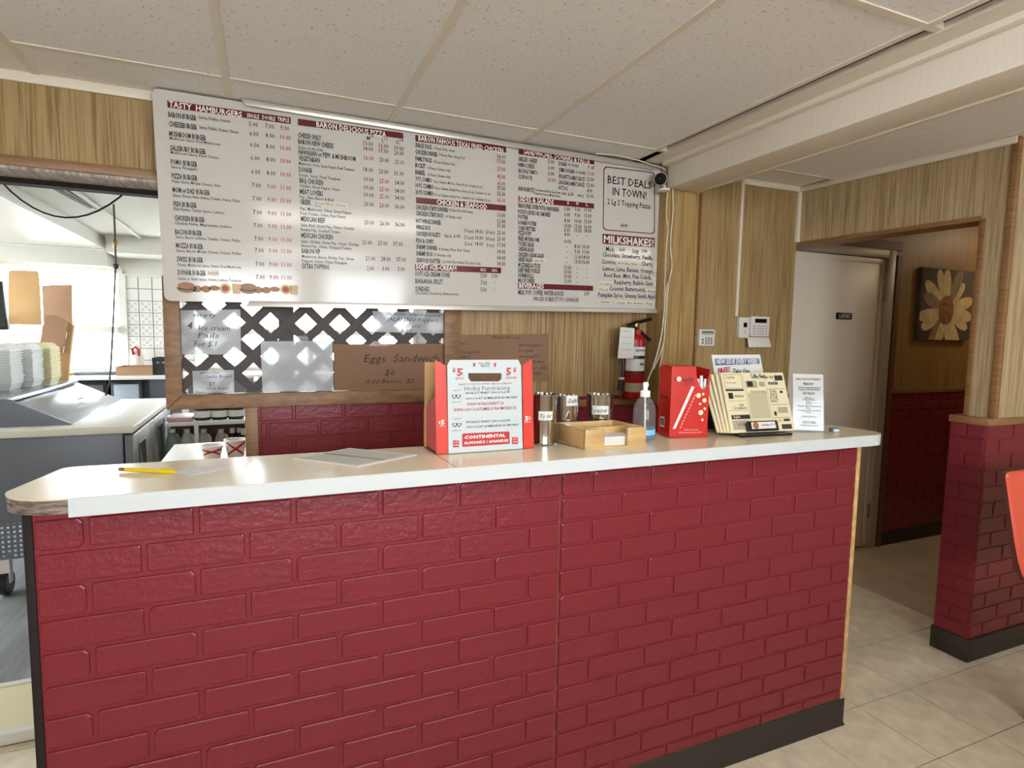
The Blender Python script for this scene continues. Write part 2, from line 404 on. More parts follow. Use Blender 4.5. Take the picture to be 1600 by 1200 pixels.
for y in gy:
    if y < FRONT_Y: continue
    MB().box(XL, y-.012, CZ-.0045, 1.01, y+.012, CZ+.014).build('grid_bar', M['tbar'], ce)
    if y < 1.0: MB().box(BX1, y-.012, CZ-.0045, XR, y+.012, CZ+.014).build('grid_bar', M['tbar'], ce)
# ceiling border beside the beam
MB().box(.998, FRONT_Y, CZ-.008, 1.075, 1.06, CZ+.014).build('grid_bar', M['tbar'], ce)
bm_ = struct('beam', MB().box(BX0, FRONT_Y, BZ, BX1, 1.03, CZ+.03), M['beam'], bevel=.006)
MB().box(BX0-.035, FRONT_Y, CZ-.028, BX0, 1.03, CZ+.01).build('ledge', M['beam'], bm_, bevel=.004)
MB().box(BX1-.004, FRONT_Y, BZ-.006, BX1+.02, 1.03, BZ+.03).build('edge_trim', M['white_trim'], bm_, bevel=.004)

# brick relief: raised faces on a painted board
BP, RP = .2032, .0714
_bc = {}
def brick_mesh(wd, ht, var=0):
    key = (round(wd, 3), round(ht, 3), var)
    if key in _bc: return _bc[key]
    rnd = random.Random(hash(key) & 0xffff)
    ch = [rnd.choice((.002, .0035, .0035, .008)) for _ in range(4)]; ch = [min(c, wd/4, ht/4) for c in ch]
    def ring(ins, y):
        x0, x1, z0, z1 = -wd/2+ins, wd/2-ins, -ht/2+ins, ht/2-ins
        c = ch
        p = [(x0+c[0], z0), (x1-c[1], z0), (x1, z0+c[1]), (x1, z1-c[2]), (x1-c[2], z1), (x0+c[3], z1), (x0, z1-c[3]), (x0, z0+c[0])]
        return [(x, y, z) for x, z in p]
    v = ring(-.0005, .001)+ring(.0008, -.0036)+ring(.003, -.0048)
    f = [tuple(k*8+q for q in (i, (i+1) % 8)) + tuple((k+1)*8+q for q in ((i+1) % 8, i)) for k in range(2) for i in range(8)]
    f.append(tuple(range(16, 24)))
    b = MB(); b.add(v, f); _bc[key] = b.mesh('brick', M['red']); return _bc[key]
def bricks(parent, u0, u1, z0, z1, plane, v, ztop, ufirst=0.0, flip=False, vis=lambda u, z: True):
    """courses of bricks on the plane y=v (plane 'y', facing -y) or x=v (plane 'x', facing -x)"""
    k = 0
    while True:
        zt_, zb_ = ztop-RP*k-.0045, ztop-RP*(k+1)+.0045
        if zt_ < z0+.01: break
        zb_, zt_ = max(zb_, z0), min(zt_, z1)
        if zt_-zb_ > .012:
            off = ufirst+(BP/2 if k % 2 == 0 else 0)
            n0 = math.floor((u0-off)/BP)-1
            for n in range(n0, n0+int((u1-u0)/BP)+4):
                a, c = max(off+BP*n+.005, u0), min(off+BP*(n+1)-.005, u1)
                if c-a < .015 or not vis((a+c)/2, (zt_+zb_)/2): continue
                me = brick_mesh(c-a, zt_-zb_, random.randrange(4) if c-a > .18 else 0)
                o = put('brick', me, parent, local=True)
                if plane == 'y': p = Vector(((a+c)/2, v, (zb_+zt_)/2))
                else: p = Vector((v, (a+c)/2, (zb_+zt_)/2)); o.rotation_euler = (0, 0, R(-90))
                o.location = p-wloc(parent)
        k += 1

# menu wall: red brick below, wood panelling above, lattice opening, kitchen opening at left
LX0, LX1 = -1.125, 0.06            # lattice frame
wb = struct('wall_back', MB().box(-.81, WY+.004, 0, .03, WY+.17, 1.16).box(.03, WY+.004, 0, 1.11, WY+.17, 1.10), M['red_dark'])
bricks(wb, -.79, 1.10, .7, 1.145, 'y', WY+.004, 1.15, .05)
wu = MB(); wu.box(LX1-.03, WY+.004, 1.10, 1.11, WY+.17, 1.62)
wu.box(-3.4, WY+.004, 2.02, 1.11, WY+.17, CZ+.03); wu.box(-1.12, WY+.004, 1.62, 1.11, WY+.17, 2.02)
struct('wall_back_upper', wu, M['wood'])
MB().box(.05, WY-.012, 1.094, 1.1, WY+.006, 1.128).build('trim_2', M['trim_wood'], kind='structure', bevel=.003)
MB().box(-.85, WY-.004, 0, -.80, WY+.17, 1.15).build('trim_3', M['trim_wood'], kind='structure', bevel=.003)
t4 = struct('trim_4', MB().box(-3.4, WY-.01, CZ-.035, -1.1, WY+.006, CZ), M['white_trim'], bevel=.004)
struct('trim_5', MB().box(-3.4, WY-.01, 2.015, -1.10, WY+.006, 2.05), M['trim_wood'], bevel=.003)
struct('trim_6', MB().box(-3.4, WY-.004, 2.004, -1.12, WY+.15, 2.018), mat('grained_underside', srgb(172, 162, 156), .6, var=(10, .5, (8, .8, 1)), bump=(30, .5, (8, .8, 1))))
struct('trim_7', MB().box(-3.4, WY+.14, 1.985, -1.12, WY+.2, 2.03), M['dark_trim'])
# narrow column under the beam, then the keypad wall
struct('wall_column', MB().box(1.11, 1.035, 1.11, 1.325, 1.33, CZ+.03), wood_panel('column_panelling', srgb(178, 148, 98), srgb(134, 106, 62)))
wc = struct('wall_column_lower', MB().box(1.11, 1.04, 0, 1.325, 1.33, 1.11), M['red_dark'])
bricks(wc, 1.115, 1.32, .85, 1.10, 'y', 1.04, 1.11, .1)
wr = struct('wall_right_back', MB().box(1.325, RW, 1.11, RX, DY+.02, CZ+.03), M['wood'])
wrl = struct('wall_right_back_lower', MB().box(1.325, RW, 0, RX, DY+.02, 1.11), M['red_dark'])
bricks(wrl, 1.33, RX, .7, 1.105, 'y', RW, 1.11, .1)
struct('trim_8', MB().box(1.10, RW-.012, 1.098, RX, RW+.002, 1.128).box(1.10, 1.024, 1.098, 1.33, 1.037, 1.128), M['trim_wood'], bevel=.003)
struct('trim_9', MB().box(1.322, RW-.1, 1.12, 1.332, RW+.002, 2.2), M['trim_wood'])
MB().box(1.675, RW-.012, 1.578, 1.693, RW+.002, CZ).build('trim_10', M['white_trim'], kind='structure', bevel=.003)
struct('trim_11', MB().box(1.68, RW-.02, CZ-.03, RX, RW+.004, CZ).box(RX-.02, RW-.02, 2.02, RX+.006, RW+.004, CZ), M['white_trim'], bevel=.004)
# ceiling edging along the header
struct('trim_12', MB().prism([(RX-.018, RW, CZ-.03), (RX+.006, RW, CZ-.03), (PXU+.004, PF, CZ-.03), (PXU-.02, PF, CZ-.03)], (0, 0, .03)), M['white_trim'], bevel=.004)
# header over the hall opening (plane x = RX) and the pillar
struct('wall_header', MB().prism([(RX, RW+.002, 2.02), (RX+.12, RW+.002, 2.02), (PXU+.12, PYU+.001, 2.02), (PXU, PYU+.001, 2.02)], (0, 0, CZ+.03-2.02)), M['wood_light'])
struct('trim_13', MB().prism([(RX-.008, RW+.1, 2.0), (RX+.13, RW+.1, 2.0), (PXU+.13, PYU, 2.0), (PXU-.008, PYU, 2.0)], (0, 0, .022)), M['trim_wood'])
wp = struct('wall_pillar', MB().box(PXU, PF, 1.115, XR, PYU, CZ+.03), M['wood_light'])
wpl = struct('wall_pillar_lower', MB().box(PXL, PF+.002, 0, XR, .230, 1.1), M['red_dark'])
bricks(wpl, PF+.004, .228, .11, 1.10, 'x', PXL, 1.10, .06)
bricks(wpl, PXL+.006, 3.2, .11, 1.10, 'y', PF+.002, 1.10, .02, vis=lambda u, z: u < 2.7)
struct('trim_14', MB().box(PXL-.008, PF-.01, 1.09, XR, .236, 1.122), M['trim_wood'], bevel=.003)
struct('trim_15', MB().box(PXU-.006, PF-.006, 1.122, PXU+.026, PF+.022, CZ).box(PXU-.004, PYU-.02, 1.122, PXU+.02, PYU+.005, 2.01), M['trim_wood'], bevel=.003)
struct('baseboard_right', MB().box(PXL-.008, PF-.01, 0, XR, .238, .105), M['black_vinyl'], bevel=.004)
# hall behind: ladies door, daisy wall
DX0, DX1 = 2.22, 3.10
wd = joined_holes(RX-.02, XR, 0, CZ+.03, DY, DY+.12, [(DX0-.05, DX1+.05, 0, 2.04)])
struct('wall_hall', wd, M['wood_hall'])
wh = struct('wall_hall_lower', MB().box(3.2, DY-.006, .1, XR, DY+.002, 1.1), M['red_dark'])
bricks(wh, 3.2, 4.6, .1, 1.1, 'y', DY-.006, 1.10, .1)
struct('trim_16', MB().box(3.2, DY-.02, 1.085, XR, DY, 1.12), M['trim_wood'], bevel=.003)
struct('trim_17', MB().box(3.185, DY-.016, 0, 3.225, DY, 2.03).box(RX, DY-.016, 2.06, 3.225, DY, 2.12), mat('dark_brown_casing', srgb(104, 72, 44), .5))
struct('baseboard_hall', MB().box(3.2, DY-.014, 0, XR, DY+.002, .1), M['black_vinyl'], bevel=.003)
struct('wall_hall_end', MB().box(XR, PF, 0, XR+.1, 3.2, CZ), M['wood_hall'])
hl = thing('hall_lamp', 'round warm ceiling light further along the hallway', 'lamp', (4.5, .7, CZ-.08))
MB().lathe((4.5, .7, CZ-.08), [(.04, 0), (.12, .02), (.14, .06), (.14, .079)], 20).build('shade', M['lamp_warm'], hl, smooth=True)
d1 = struct('door_1', MB().box(DX0, DY+.012, .012, DX1-.005, DY+.05, 2.0), M['door'], bevel=.003)
fr = MB().box(DX1-.002, DY-.012, 0, DX1+.07, DY+.06, 2.06).box(DX0-.07, DY-.012, 0, DX0-.002, DY+.06, 2.06).box(DX0-.07, DY-.0115, 2.005, DX1+.07, DY+.06, 2.06)
fr.build('door_frame', M['door_frame'], d1, bevel=.003)
MB().box(DX0, DY+.006, 1.965, DX1-.005, DY+.012, 2.0).box(DX1-.04, DY+.006, .02, DX1-.005, DY+.012, 1.965).build('edge_strip', M['door'], d1, bevel=.002)
for z in (1.77, .27): MB().lathe((DX1-.003, DY+.004, z-.05), [(.009, 0), (.009, .1)], 10).build('hinge', M['brass'], d1, smooth=True)
sg = tag(MB().box(2.655, DY+.004, 1.588, 2.80, DY+.0118, 1.632).build('door_sign', M['black_plastic'], bevel=.003), 'small black LADIES sign on the cream door', 'sign')
T(sg, 'LADIES', (2.678, DY+.0035, 1.598), (1, 0, 0), (0, 0, 1), .024, .10, 'inkwhite')

# dining room behind the camera
fw = joined_holes(XL-.2, XR+.2, 0, CZ+.03, FRONT_Y-.15, FRONT_Y, FRONT_WIN)
struct('wall_front', fw, M['plaster_dining'])
wl_ = joined_holes(FRONT_Y, WY+.17, 0, CZ, XL-.2, XL, SIDE_WIN); wl_.v = [(y, x, z) for x, y, z in wl_.v]
struct('wall_left', wl_, M['plaster_dining'])
struct('wall_right', MB().box(XR, FRONT_Y, 0, XR+.2, PF, CZ), M['plaster_dining'])
def window(n, a, b, c, d, y0, y1, mull, mats):
    wfr = MB(); e = .045
    wfr.box(a, y0, c, a+e, y1, d).box(b-e, y0, c, b, y1, d).box(a+e, y0, d-e, b-e, y1, d).box(a+e, y0, c, b-e, y1, c+e)
    for x in mull: wfr.box(x-.02, y0+.005, c+e, x+.02, y1-.005, d-e)
    o = struct('window_%d' % n, wfr, M['white_paint'])
    ym = (y0+y1)/2; MB().box(a+e, ym-.003, c+e, b-e, ym+.003, d-e).build('pane', M['pane'], o)
    return o
for n, (a, b, c, d) in enumerate(FRONT_WIN): window(n+1, a, b, c, d, FRONT_Y-.1, FRONT_Y-.02, [(a+b)/2] if b-a > 1.5 else [], None)
struct('ground_outside', MB().box(-14, -16, -.3, 14, FRONT_Y-.2, -.08).box(-14, KB+.2, -.3, 14, 20, -.08).box(-14, FRONT_Y-.2, -.3, -4.45, KB+.2, -.08), M['asphalt'])

struct('wall_shade_block', MB().box(XL, -2.62, 0, 1.6, -2.5, 1.0), M['plaster_dining'])  # unseen low wall, added to darken the foot of the counter front
# dining room lamp mirrored in the menu; two more added to even the light
for x, y, lab in ((-.2, -1.04, 'long fluorescent ceiling light just in front of the service counter'), (-.2, -3.3, 'added long ceiling light by the front windows, for even room light'), (3.2, -1.6, 'added long ceiling light over the right-hand booths, for even room light')):
    t = thing('ceiling_lamp', lab, 'lamp', (x, y, CZ-.09))
    MB().box(x-.61, y-.1, CZ-.02, x+.61, y+.1, CZ-.0055).build('housing', M['white_paint'], t, bevel=.004)
    MB().prism([(x-.6, y-.12, CZ-.0205), (x-.6, y+.12, CZ-.0205), (x-.6, y+.08, CZ-.085), (x-.6, y-.08, CZ-.085)], (1.2, 0, 0)).build('lens', M['lamp'], t)

# ------------------------------------------------------------------ counter
ctr = thing('counter', 'long service counter faced in dark red painted brick panels', 'counter', (0, 0, 0))
TOPZ, UND = 1.115, 1.083
# carcass behind the panels
MB().box(-1.215, .004, 0, 1.222, .03, UND).box(-1.215, .03, 0, -1.19, .30, UND).box(1.19, .03, 0, 1.222, .30, UND).box(-1.19, .03, .5, 1.19, .29, .52).build('carcass', M['ply'], ctr)
for a, c in ((-1.207, -.0015), (.0015, 1.216)):
    p = MB().box(a, 0, .0, c, .004, UND).build('brick_panel', M['red_dark'], ctr)
    bricks(p, a+.002, c-.001, .106, UND-.001, 'y', 0, 1.0724, 0.0)
MB().box(-1.224, -.003, 0, -1.2075, .012, UND).build('corner_strip', M['dark_trim'], ctr, bevel=.002)
MB().box(1.216, -.004, .1, 1.236, .012, UND).build('corner_strip', M['ply'], ctr, bevel=.002)
MB().prism([(-1.2, -.002, .105), (-1.2, -.006, .1), (-1.2, -.006, .01), (-1.2, -.014, 0), (-1.2, -.002, 0)], (2.437, 0, 0)).build('baseboard', M['black_vinyl'], ctr, smooth=True)
# worktop outline (plan): rounded ends
def arc(cx, cy, r, a0, a1, n=8): return [(cx+r*math.cos(R(a0+(a1-a0)*k/n)), cy+r*math.sin(R(a0+(a1-a0)*k/n))) for k in range(n+1)]
YF, YB = -.042, .325
outl = [(1.245, YF)]+arc(1.245, YF+.1, .1, -90, 0)+[(1.345, .13)]+arc(1.255, .19, .09, 0, 90)+[(1.2, .28)]+[(-1.215, YB)]+arc(-1.215, YB-.025, .025, 90, 180, 4)+arc(-1.145, YF+.125, .125-.0, 185, 265, 8)
outl = [q for i, q in enumerate(outl) if i == 0 or (Vector(q)-Vector(outl[i-1])).length > 1e-4]
TILT = lambda y: -.03*(y-.15)      # tilt added to the top so it mirrors the kitchen window
tp = MB().prism([(x, y, TOPZ-.003+TILT(y)) for x, y in outl], (0, 0, .003)).build('worktop', M['laminate'], ctr)
core = [(x*1.0, y) for x, y in outl]
MB().prism([(x*.9985, y*.99+.0008, UND+TILT(y)) for x, y in outl], (0, 0, TOPZ-.003-UND)).build('worktop_core', M['worn_edge'], ctr)
nose = MB()
nl = [(-1.135, YF)]+[(1.245, YF)]+arc(1.245, YF+.1, .1, -90, 0)+[(1.345, .13)]+arc(1.255, .19, .09, 0, 60)
for (xa, ya), (xb, yb) in zip(nl, nl[1:]):
    d = Vector((xb-xa, yb-ya)); 
    if d.length < 1e-5: continue
    d.normalize(); n_ = Vector((d.y, -d.x))*.003
    nose.add([(xa, ya, UND-.001), (xb, yb, UND-.001), (xb, yb, TOPZ-.0005+TILT(yb)), (xa, ya, TOPZ-.0005+TILT(ya)), (xa+n_.x, ya+n_.y, UND-.001), (xb+n_.x, yb+n_.y, UND-.001), (xb+n_.x, yb+n_.y, TOPZ-.0005+TILT(yb)), (xa+n_.x, ya+n_.y, TOPZ-.0005+TILT(ya))],
             [(0, 3, 2, 1), (4, 5, 6, 7), (0, 1, 5, 4), (2, 3, 7, 6), (0, 4, 7, 3), (1, 2, 6, 5)])
nose.build('edge_band', M['nose'], ctr)
MB().prism([(-.3235, YF+.002, TOPZ-.0005+TILT(YF)), (-.3215, YF+.002, TOPZ-.0005+TILT(YF)), (-.3215, .29, TOPZ-.0005+TILT(.29)), (-.3235, .29, TOPZ-.0005+TILT(.29))], (0, 0, .0008)).build('seam', M['seam'], ctr)

# ------------------------------------------------------------------ menu board
YM = 1.09
mTL, mTR, mBL, mBR = at(237, 137, 'y', YM), at(1041, 264, 'y', YM), at(257, 470, 'y', YM), at(1036, 485.5, 'y', YM)
menu = thing('menu_board', 'long white menu board with burgundy headings hung above the counter', 'menu board', (0, YM, 1.9))
def quad_r(tl, tr, br, bl, r, n=4):
    cs = [bl, br, tr, tl]; out = []
    for i, c in enumerate(cs):
        p = (cs[i-1]-c).normalized(); q = (cs[(i+1) % 4]-c).normalized()
        for k in range(n+1):
            t = R(90*k/n); out.append(c+p*r*(1-math.sin(t))+q*r*(1-math.cos(t)))
    return out
MB().prism(quad_r(mTL, mTR, mBR, mBL, .022), (0, .05, 0)).build('board', M['menu'], menu)
def mq(pts, m, name, off=.0012):       # flat print from pixel corners, on the face of the board
    return flat(menu, [at(x, y, 'y', YM-off) for x, y in pts], m, name)
def track(p0, p1, up, h, cut):
    a, b = p0, p1; d = (b-a).normalized(); u = Vector((0, 0, up))
    pts = [a, b, b-d*cut+u*h, a+d*cut+u*h]
    MB().prism([p+Vector((0, -.006, 0)) for p in pts], (0, .006, 0)).build('track', M['track'], menu, bevel=.001)
track(at(383, 467.0+12, 'y', YM-.01)+Vector((0, 0, 0)), at(1031, 489.5, 'y', YM-.01), 1, .022, .018)
track(at(376, 154, 'y', YM-.01), at(1025, 259, 'y', YM-.01), -1, .024, .018)
# torn white foam edge down the right side
MB().prism([mTR+Vector((0, .0, -.02)), mTR+Vector((.012, 0, -.03)), mTR+Vector((.016, 0, -.25)), mTR*.5+mBR*.5+Vector((.012, 0, 0)), mBR+Vector((.014, 0, .25)), mBR+Vector((.01, 0, .02)), mBR+Vector((-.002, 0, .02))], (0, .045, 0)).build('foam_edge', M['foam'], menu)

def mslope(z):
    s0 = (mBR.z-mBL.z)/(mBR.x-mBL.x); s1 = (mTR.z-mTL.z)/(mTR.x-mTL.x)
    t = (z-mBL.z)/(mTL.z-mBL.z); return s0+(s1-s0)*t
def mt(s, x0, y0, x1, cap, col='black', bold=.0, shear=0):
    o = at(x0, y0, 'y', YM-.0018); e = at(x1, y0+.1*(x1-x0), 'y', YM-.0018)
    T(menu, s, o, (1, 0, mslope(o.z)), (0, 0, 1), cap*((o-CAM_P).dot(_f))/FPX, e.x-o.x, col, bold, shear)
def bar(pts): mq(pts, M['burgundy'], 'heading_bar')
B1 = .012
# column of hamburgers
bar([(261.2, 156.6), (454.5, 183.5), (454.2, 194), (261.7, 167.7)])
mt('TASTY  HAMBURGERS', 264, 166.7, 378, 8.6, 'inkwhite', .02)
for s, a, y, b in (('SINGLE', 386, 183, 405), ('DOUBLE', 409.7, 186, 430), ('TRIPLE', 433.5, 188.7, 452)): mt(s, a, y, b, 6, 'inkwhite', .01)
burg = [('BARON BURGER', 262.8, 182.2, 306.8, ('Sauce, Pickles, Onions', 310.7, 184.8, 359.8), '5.00 7.00 9.00', 196.5),
 ('CHEESEBURGER', 264, 197, 308, ('Sauce, Pickles, Onions, Cheese', 311.5, 200.5, 372.8), '6.00 8.00 10.00', 211.5),
 ('MUSHROOM BURGER', 264.4, 212.3, 322, ('Mushroom Sauce, Fried Mushrooms', 265, 216.8, 344), '6.00 8.00 10.00', 229),
 ('SALISBURY BURGER', 266, 234.5, 321.8, ('Mushroom Sauce, Fried Onions', 266.5, 239, 341.6), '6.00 8.00 10.00', 249.5),
 ('POMO BURGER', 267, 256.3, 308.4, ('Sauce, Pineapple', 267.5, 261.4, 308.4), '6.00 8.00 10.00', 271),
 ('PIZZA BURGER', 268.3, 278.4, 308.7, ('Pizza Sauce, Mozza Cheese, Ham', 269, 284, 344.8), '7.00 9.00 11.00', 292.3),
 ('MOM or DAD BURGER', 269.6, 300, 328, ('Sauce, Cheese, Ham, Lettuce, Tomato, Onions, Pickles', 270.2, 305.9, 375.3), '7.00 9.00 11.00', 313),
 ('FISH BURGER', 271.2, 322, 307.6, ('Fish Pattie, Tartar Sauce, Lettuce', 271.6, 327.4, 351), '7.00 9.00 11.00', 334.5),
 ('CHICKEN BURGER', 272.4, 344, 320, ('Chicken Pattie, Mayonnaise, Lettuce', 273, 349.3, 362), '7.00 9.00 11.00', 355),
 ('BACON BURGER', 273.5, 365.7, 316, ('Sauce, Bacon, Lettuce, Tomato, Onions, Pickles', 274.3, 371, 375.7), '7.00 9.00 11.00', 375.7),
 ('MOZZA BURGER', 275, 387, 317.6, ('Sauce, Bacon, Mozza Cheese, Onions, Pickles', 275.6, 392.3, 377), '7.00 9.00 11.00', 394),
 ('SWISS BURGER', 276.4, 408.5, 317.6, ('Cheese, Mushroom Sauce, Onions, Fried Mushrooms', 277, 414.5, 377), '7.00 9.00 11.00', 415.5),
 ('DONAIR BURGER', 277.8, 429, 321.8, ('Sweet or Garlic Sauce, Onions, Lettuce, Tomatoes', 278.4, 436.3, 377), '7.00 9.00 11.00', 436)]
for i, (s, x, y, x1, sub, pr, py) in enumerate(burg):
    mt(s, x, y, x1, 7.6, 'black', .03)
    dn = 0 if sub[1] > x+20 else .9
    mt(sub[0], sub[1], sub[2]+dn, sub[3], 4.6-dn*.4, 'black', .016)
    k = i/12
    for j, q in enumerate(pr.split()):
        px = (389+11*k, 414.5+6.5*k, 438+2*k)[j]; wpx = 14 if len(q) == 4 else 16
        dy = (0, 25, 49)[j]*(.125-.115*k)
        mt(q, px, py+dy, px+wpx, 6.6, 'inkred' if (len(q) == 5 or (i > 4 and j)) else 'inkdark', .012)
# pizza column
bar([(465.4, 185.3), (629.7, 207.7), (630.5, 217), (465.4, 195.5)])
mt('BARON DELICIOUS PIZZA', 494.3, 198, 603.4, 8, 'inkwhite', .02)
for s, a, y, b, t in (('M', 573, 218.3, 578, '10'), ('L', 596.7, 221.7, 600, '12'), ('XL', 618.7, 224.7, 624.3, '14')):
    mt(s, a, y, b, 5.5, 'inkdark', .01); mt(t, b+.6, y-3.3, b+6, 4.5, 'inkdark', .01)
piz = [('CHEESE ONLY', 465.4, 214.4, 502, [], '13.00 16.00 19.00', 568, 226.7),
 ('BARON NEW CHEESE', 466, 224.4, 521, [('Sauce on the Side', 465.7, 231.3, 505)], '14.00 17.00 20.00', 568, 234.7),
 ('HAWAIIAN or PEPP. & MUSHROOM', 466.3, 240.7, 555.7, [], '16.00 20.00 25.00', 568.7, 249.3),
 ('VEGETARIAN', 466.7, 250.3, 499.7, [('Mushroom, Onion, Green Pepper, Fresh Tomatoes', 467, 256.7, 554)], '18.00 23.00 31.00', 568, 267.6),
 ('DONAIR', 467.3, 268, 488, [('Donair, Onion, Fresh Tomatoes', 467.3, 274.7, 532)], '19.00 25.00 34.00', 569, 283),
 ('BBQ CHICKEN', 468, 285.3, 505, [('Chicken, Green Pepper, Onion', 468, 291.6, 530.7)], '19.00 25.00 34.00', 569, 296),
 ('MEAT LOVERS', 468.3, 302.7, 505, [('Pep., Ham, Bacon & Beef', 468.3, 309, 521.7)], '19.00 25.00 34.00', 569, 307.3),
 ('GREEK', 469, 318.7, 486, [('Pep., Mushroom, Olives, Green Pepper,', 469.3, 327.3, 550), ('Fresh Tomato, Onion, Feta Cheese', 469.4, 334.7, 540)], '20.00 26.00 36.00', 569, 321.5),
 ('MEXICAN BEEF', 470, 345.3, 508, [('Salsa, Beef, Green Pep., Onion, Cheddar,', 470, 352.7, 554.7), ('Banana Pep., Cooked Tomato', 470.3, 360, 531.7)], '20.00 26.00 36.00', 569.4, 350.4),
 ('MEXICAN CHICKEN', 470.7, 371, 520, [('Salsa, Chicken, Green Pep., Onion, Cheddar,', 471, 378.4, 562), ('Banana Pep., Olives, Chopped Tomato', 471, 385.3, 549.7)], '21.00 27.00 37.00', 566.3, 381.7),
 ('BARON VIP', 471.4, 395.3, 500.6, [('Mushroom, Bacon, Shrimp, Pep., Green', 471.7, 402, 553.4), ('Peppers, Onion, Olives, Pineapple', 472, 409, 542.3)], '21.00 28.00 37.00', 571.3, 406.7),
 ('EXTRA TOPPING', 472.3, 419, 514, [], '2.00 3.00 5.00', 573.4, 422.4)]
for s, x, y, x1, subs, pr, px, py in piz:
    mt(s, x, y, x1, 7.2, 'black', .03)
    for q in subs: mt(q[0], q[1], q[2]+.5, q[3], 4.5, 'black', .016)
    sl = .15-.13*(py-226)/200
    for j, q in enumerate(pr.split()):
        mt(q, px+24*j, py+24*j*sl, px+24*j+(15 if len(q) == 5 else 11), 6.4, 'inkred' if q in ('25.00',) or (q == '16.00' and py > 240) else 'inkdark', .012)
# chicken, seafood, ice cream
bar([(648.8, 210.7), (790.7, 229.2), (790.9, 238.5), (649, 220.6)]); mt('BARON FAMOUS TEXAS FRIED CHICKEN', 653.8, 219.3, 786.4, 7.6, 'inkwhite', .02)
c3 = [('SNACK PACK', 649, 229.8, 674.7, '2 Pieces, Fries, Gravy', 677, 232.9, 710.8, '14.00', 247.3), ('CHICKEN DINNER', 649, 240.3, 683.4, '3 Pieces, Fries, Gravy, Roll', 685.7, 243.4, 726, '17.00', 254.8),
 ('FAMILY PACK', 649, 250.8, 675, '9 Pieces Chicken Only', 677, 254.4, 711, '27.00', 266.9), ('BUCKET', 649, 261.3, 665, '15 Pieces Chicken Only', 668, 264.2, 703.8, '42.00', 278.5),
 ('BARREL', 649, 271.8, 664.5, '20 Pieces Chicken Only', 668, 274.4, 703.8, '60.00', 289.3), ('9 PC COMBO', 649.3, 282.3, 675, '9 pcs Chicken, M Fries, Gravy (8 oz) Coleslaw (12 oz)', 677.3, 285.2, 753.8, '37.00', 296.8),
 ('14 PC COMBO', 649.3, 292.5, 677.3, '14 pcs Chicken, Family Fries, Gravy (16 oz), Coleslaw (16 oz)', 679, 295.3, 765.8, '55.00', 305.6), ('20 PC COMBO', 649.3, 303, 678, '20 pcs Chicken, Family Fries, Gravy (16 oz), Coleslaw (16 oz)', 679.2, 305.8, 765.8, '65.00', 315.5),
 ('CHICKEN STRIPS DINNER', 649.6, 326.6, 699.9, '4 Strips, Fries, Roll, Gravy', 701.8, 329.7, 739, '13.00', 338.8), ('CHICKEN STRIPS BOX', 649.8, 336.3, 693, '10 Strips only', 696, 339.8, 721, '13.00', 348.5),
 ('HOT WINGS DINNER', 649.9, 348, 689, '', 0, 0, 0, '15.00', 355.6), ('WINGS BOX', 649.9, 358, 672.8, '', 0, 0, 0, '25.00', 366.6), ('CHICKEN NUGGETS', 650, 368, 688, '', 0, 0, 0, '25.00', 376),
 ('FISH & CHIPS', 650, 379, 677.5, '', 0, 0, 0, '17.00', 385.6), ('SHRIMP DINNER', 650.3, 388.8, 683, '8 Shrimp, Fries, Roll, Gravy', 685.6, 390.8, 734, '14.00', 396), ('SHRIMP BOX', 650.5, 399, 676, '15 Shrimp only', 678, 399.9, 705, '14.00', 405.6),
 ('SEAFOOD PLATTER', 650.8, 409.6, 688, '2 pcs Fish, 4 pcs Shrimp, Fries, Roll, Gravy', 690.6, 410.4, 751, '18.00', 415)]
for s, x, y, x1, q, a, qy, b, pr, py in c3:
    mt(s, x, y, x1, 6.6, 'black', .03)
    if q: mt(q, a, qy, b, 4.0, 'black', .01)
    mt(pr, 776.9, py, 789.5, 6.2, 'inkred' if pr in ('42.00', '60.00', '65.00', '27.00') else 'inkdark', .012)
for s, x, y, x1, c in (('(10 pcs)', 725, 362.5, 739.4, 'black'), ('14.00', 742.5, 364.2, 755, 'inkdark'), ('(20 pcs)', 758.8, 364.6, 773, 'black'), ('(6pcs)', 694.4, 370.4, 706, 'black'), ('6.00', 708.8, 371.5, 719.4, 'inkdark'),
    ('(12 pcs)', 725, 373, 739.4, 'black'), ('10.00', 742.5, 374.2, 755, 'inkdark'), ('(30 pcs)', 758.8, 375, 773, 'black'), ('(2 pcs)', 726, 382.6, 738, 'black'), ('14.00', 742.5, 383.6, 755, 'inkdark'), ('(3 pcs)', 760, 385, 772, 'black')):
    mt(s, x, y, x1, 5 if c == 'black' else 6, c, .01)
bar([(650, 308), (790.5, 320.8), (790.5, 330), (650, 317.5)]); mt('CHICKEN & SEAFOOD', 682, 319, 761, 7.4, 'inkwhite', .02)
bar([(648.4, 412.3), (783, 418.2), (783, 427.2), (648.4, 421.9)]); mt('SOFT ICE-CREAM', 649.8, 419.9, 712.9, 7.2, 'inkwhite', .02)
mt('REG', 751, 423.8, 759, 4.6, 'inkwhite'); mt('LRG', 768.8, 424.4, 776.3, 4.6, 'inkwhite')
mt('SOFT ICE-CREAM CONE', 648.8, 431, 703, 7.2, 'black', .022); mt('2.00', 751, 433.5, 760.6, 6.2, 'inkdark', .012); mt('3.00', 768.5, 434.1, 778, 6.2, 'inkdark', .012)
mt('BANANA SPLIT', 649, 442.5, 691.5, 7.2, 'black', .022); mt('7.00', 751, 444.8, 760.6, 6.2, 'inkdark', .012); mt('-', 772, 443, 774, 5, 'inkdark')
mt('SUNDAES', 649, 454.8, 671, 7.2, 'black', .022); mt('5.00', 751, 455.6, 760.6, 6.2, 'inkdark', .012); mt('-', 772, 454, 774, 5, 'inkdark')
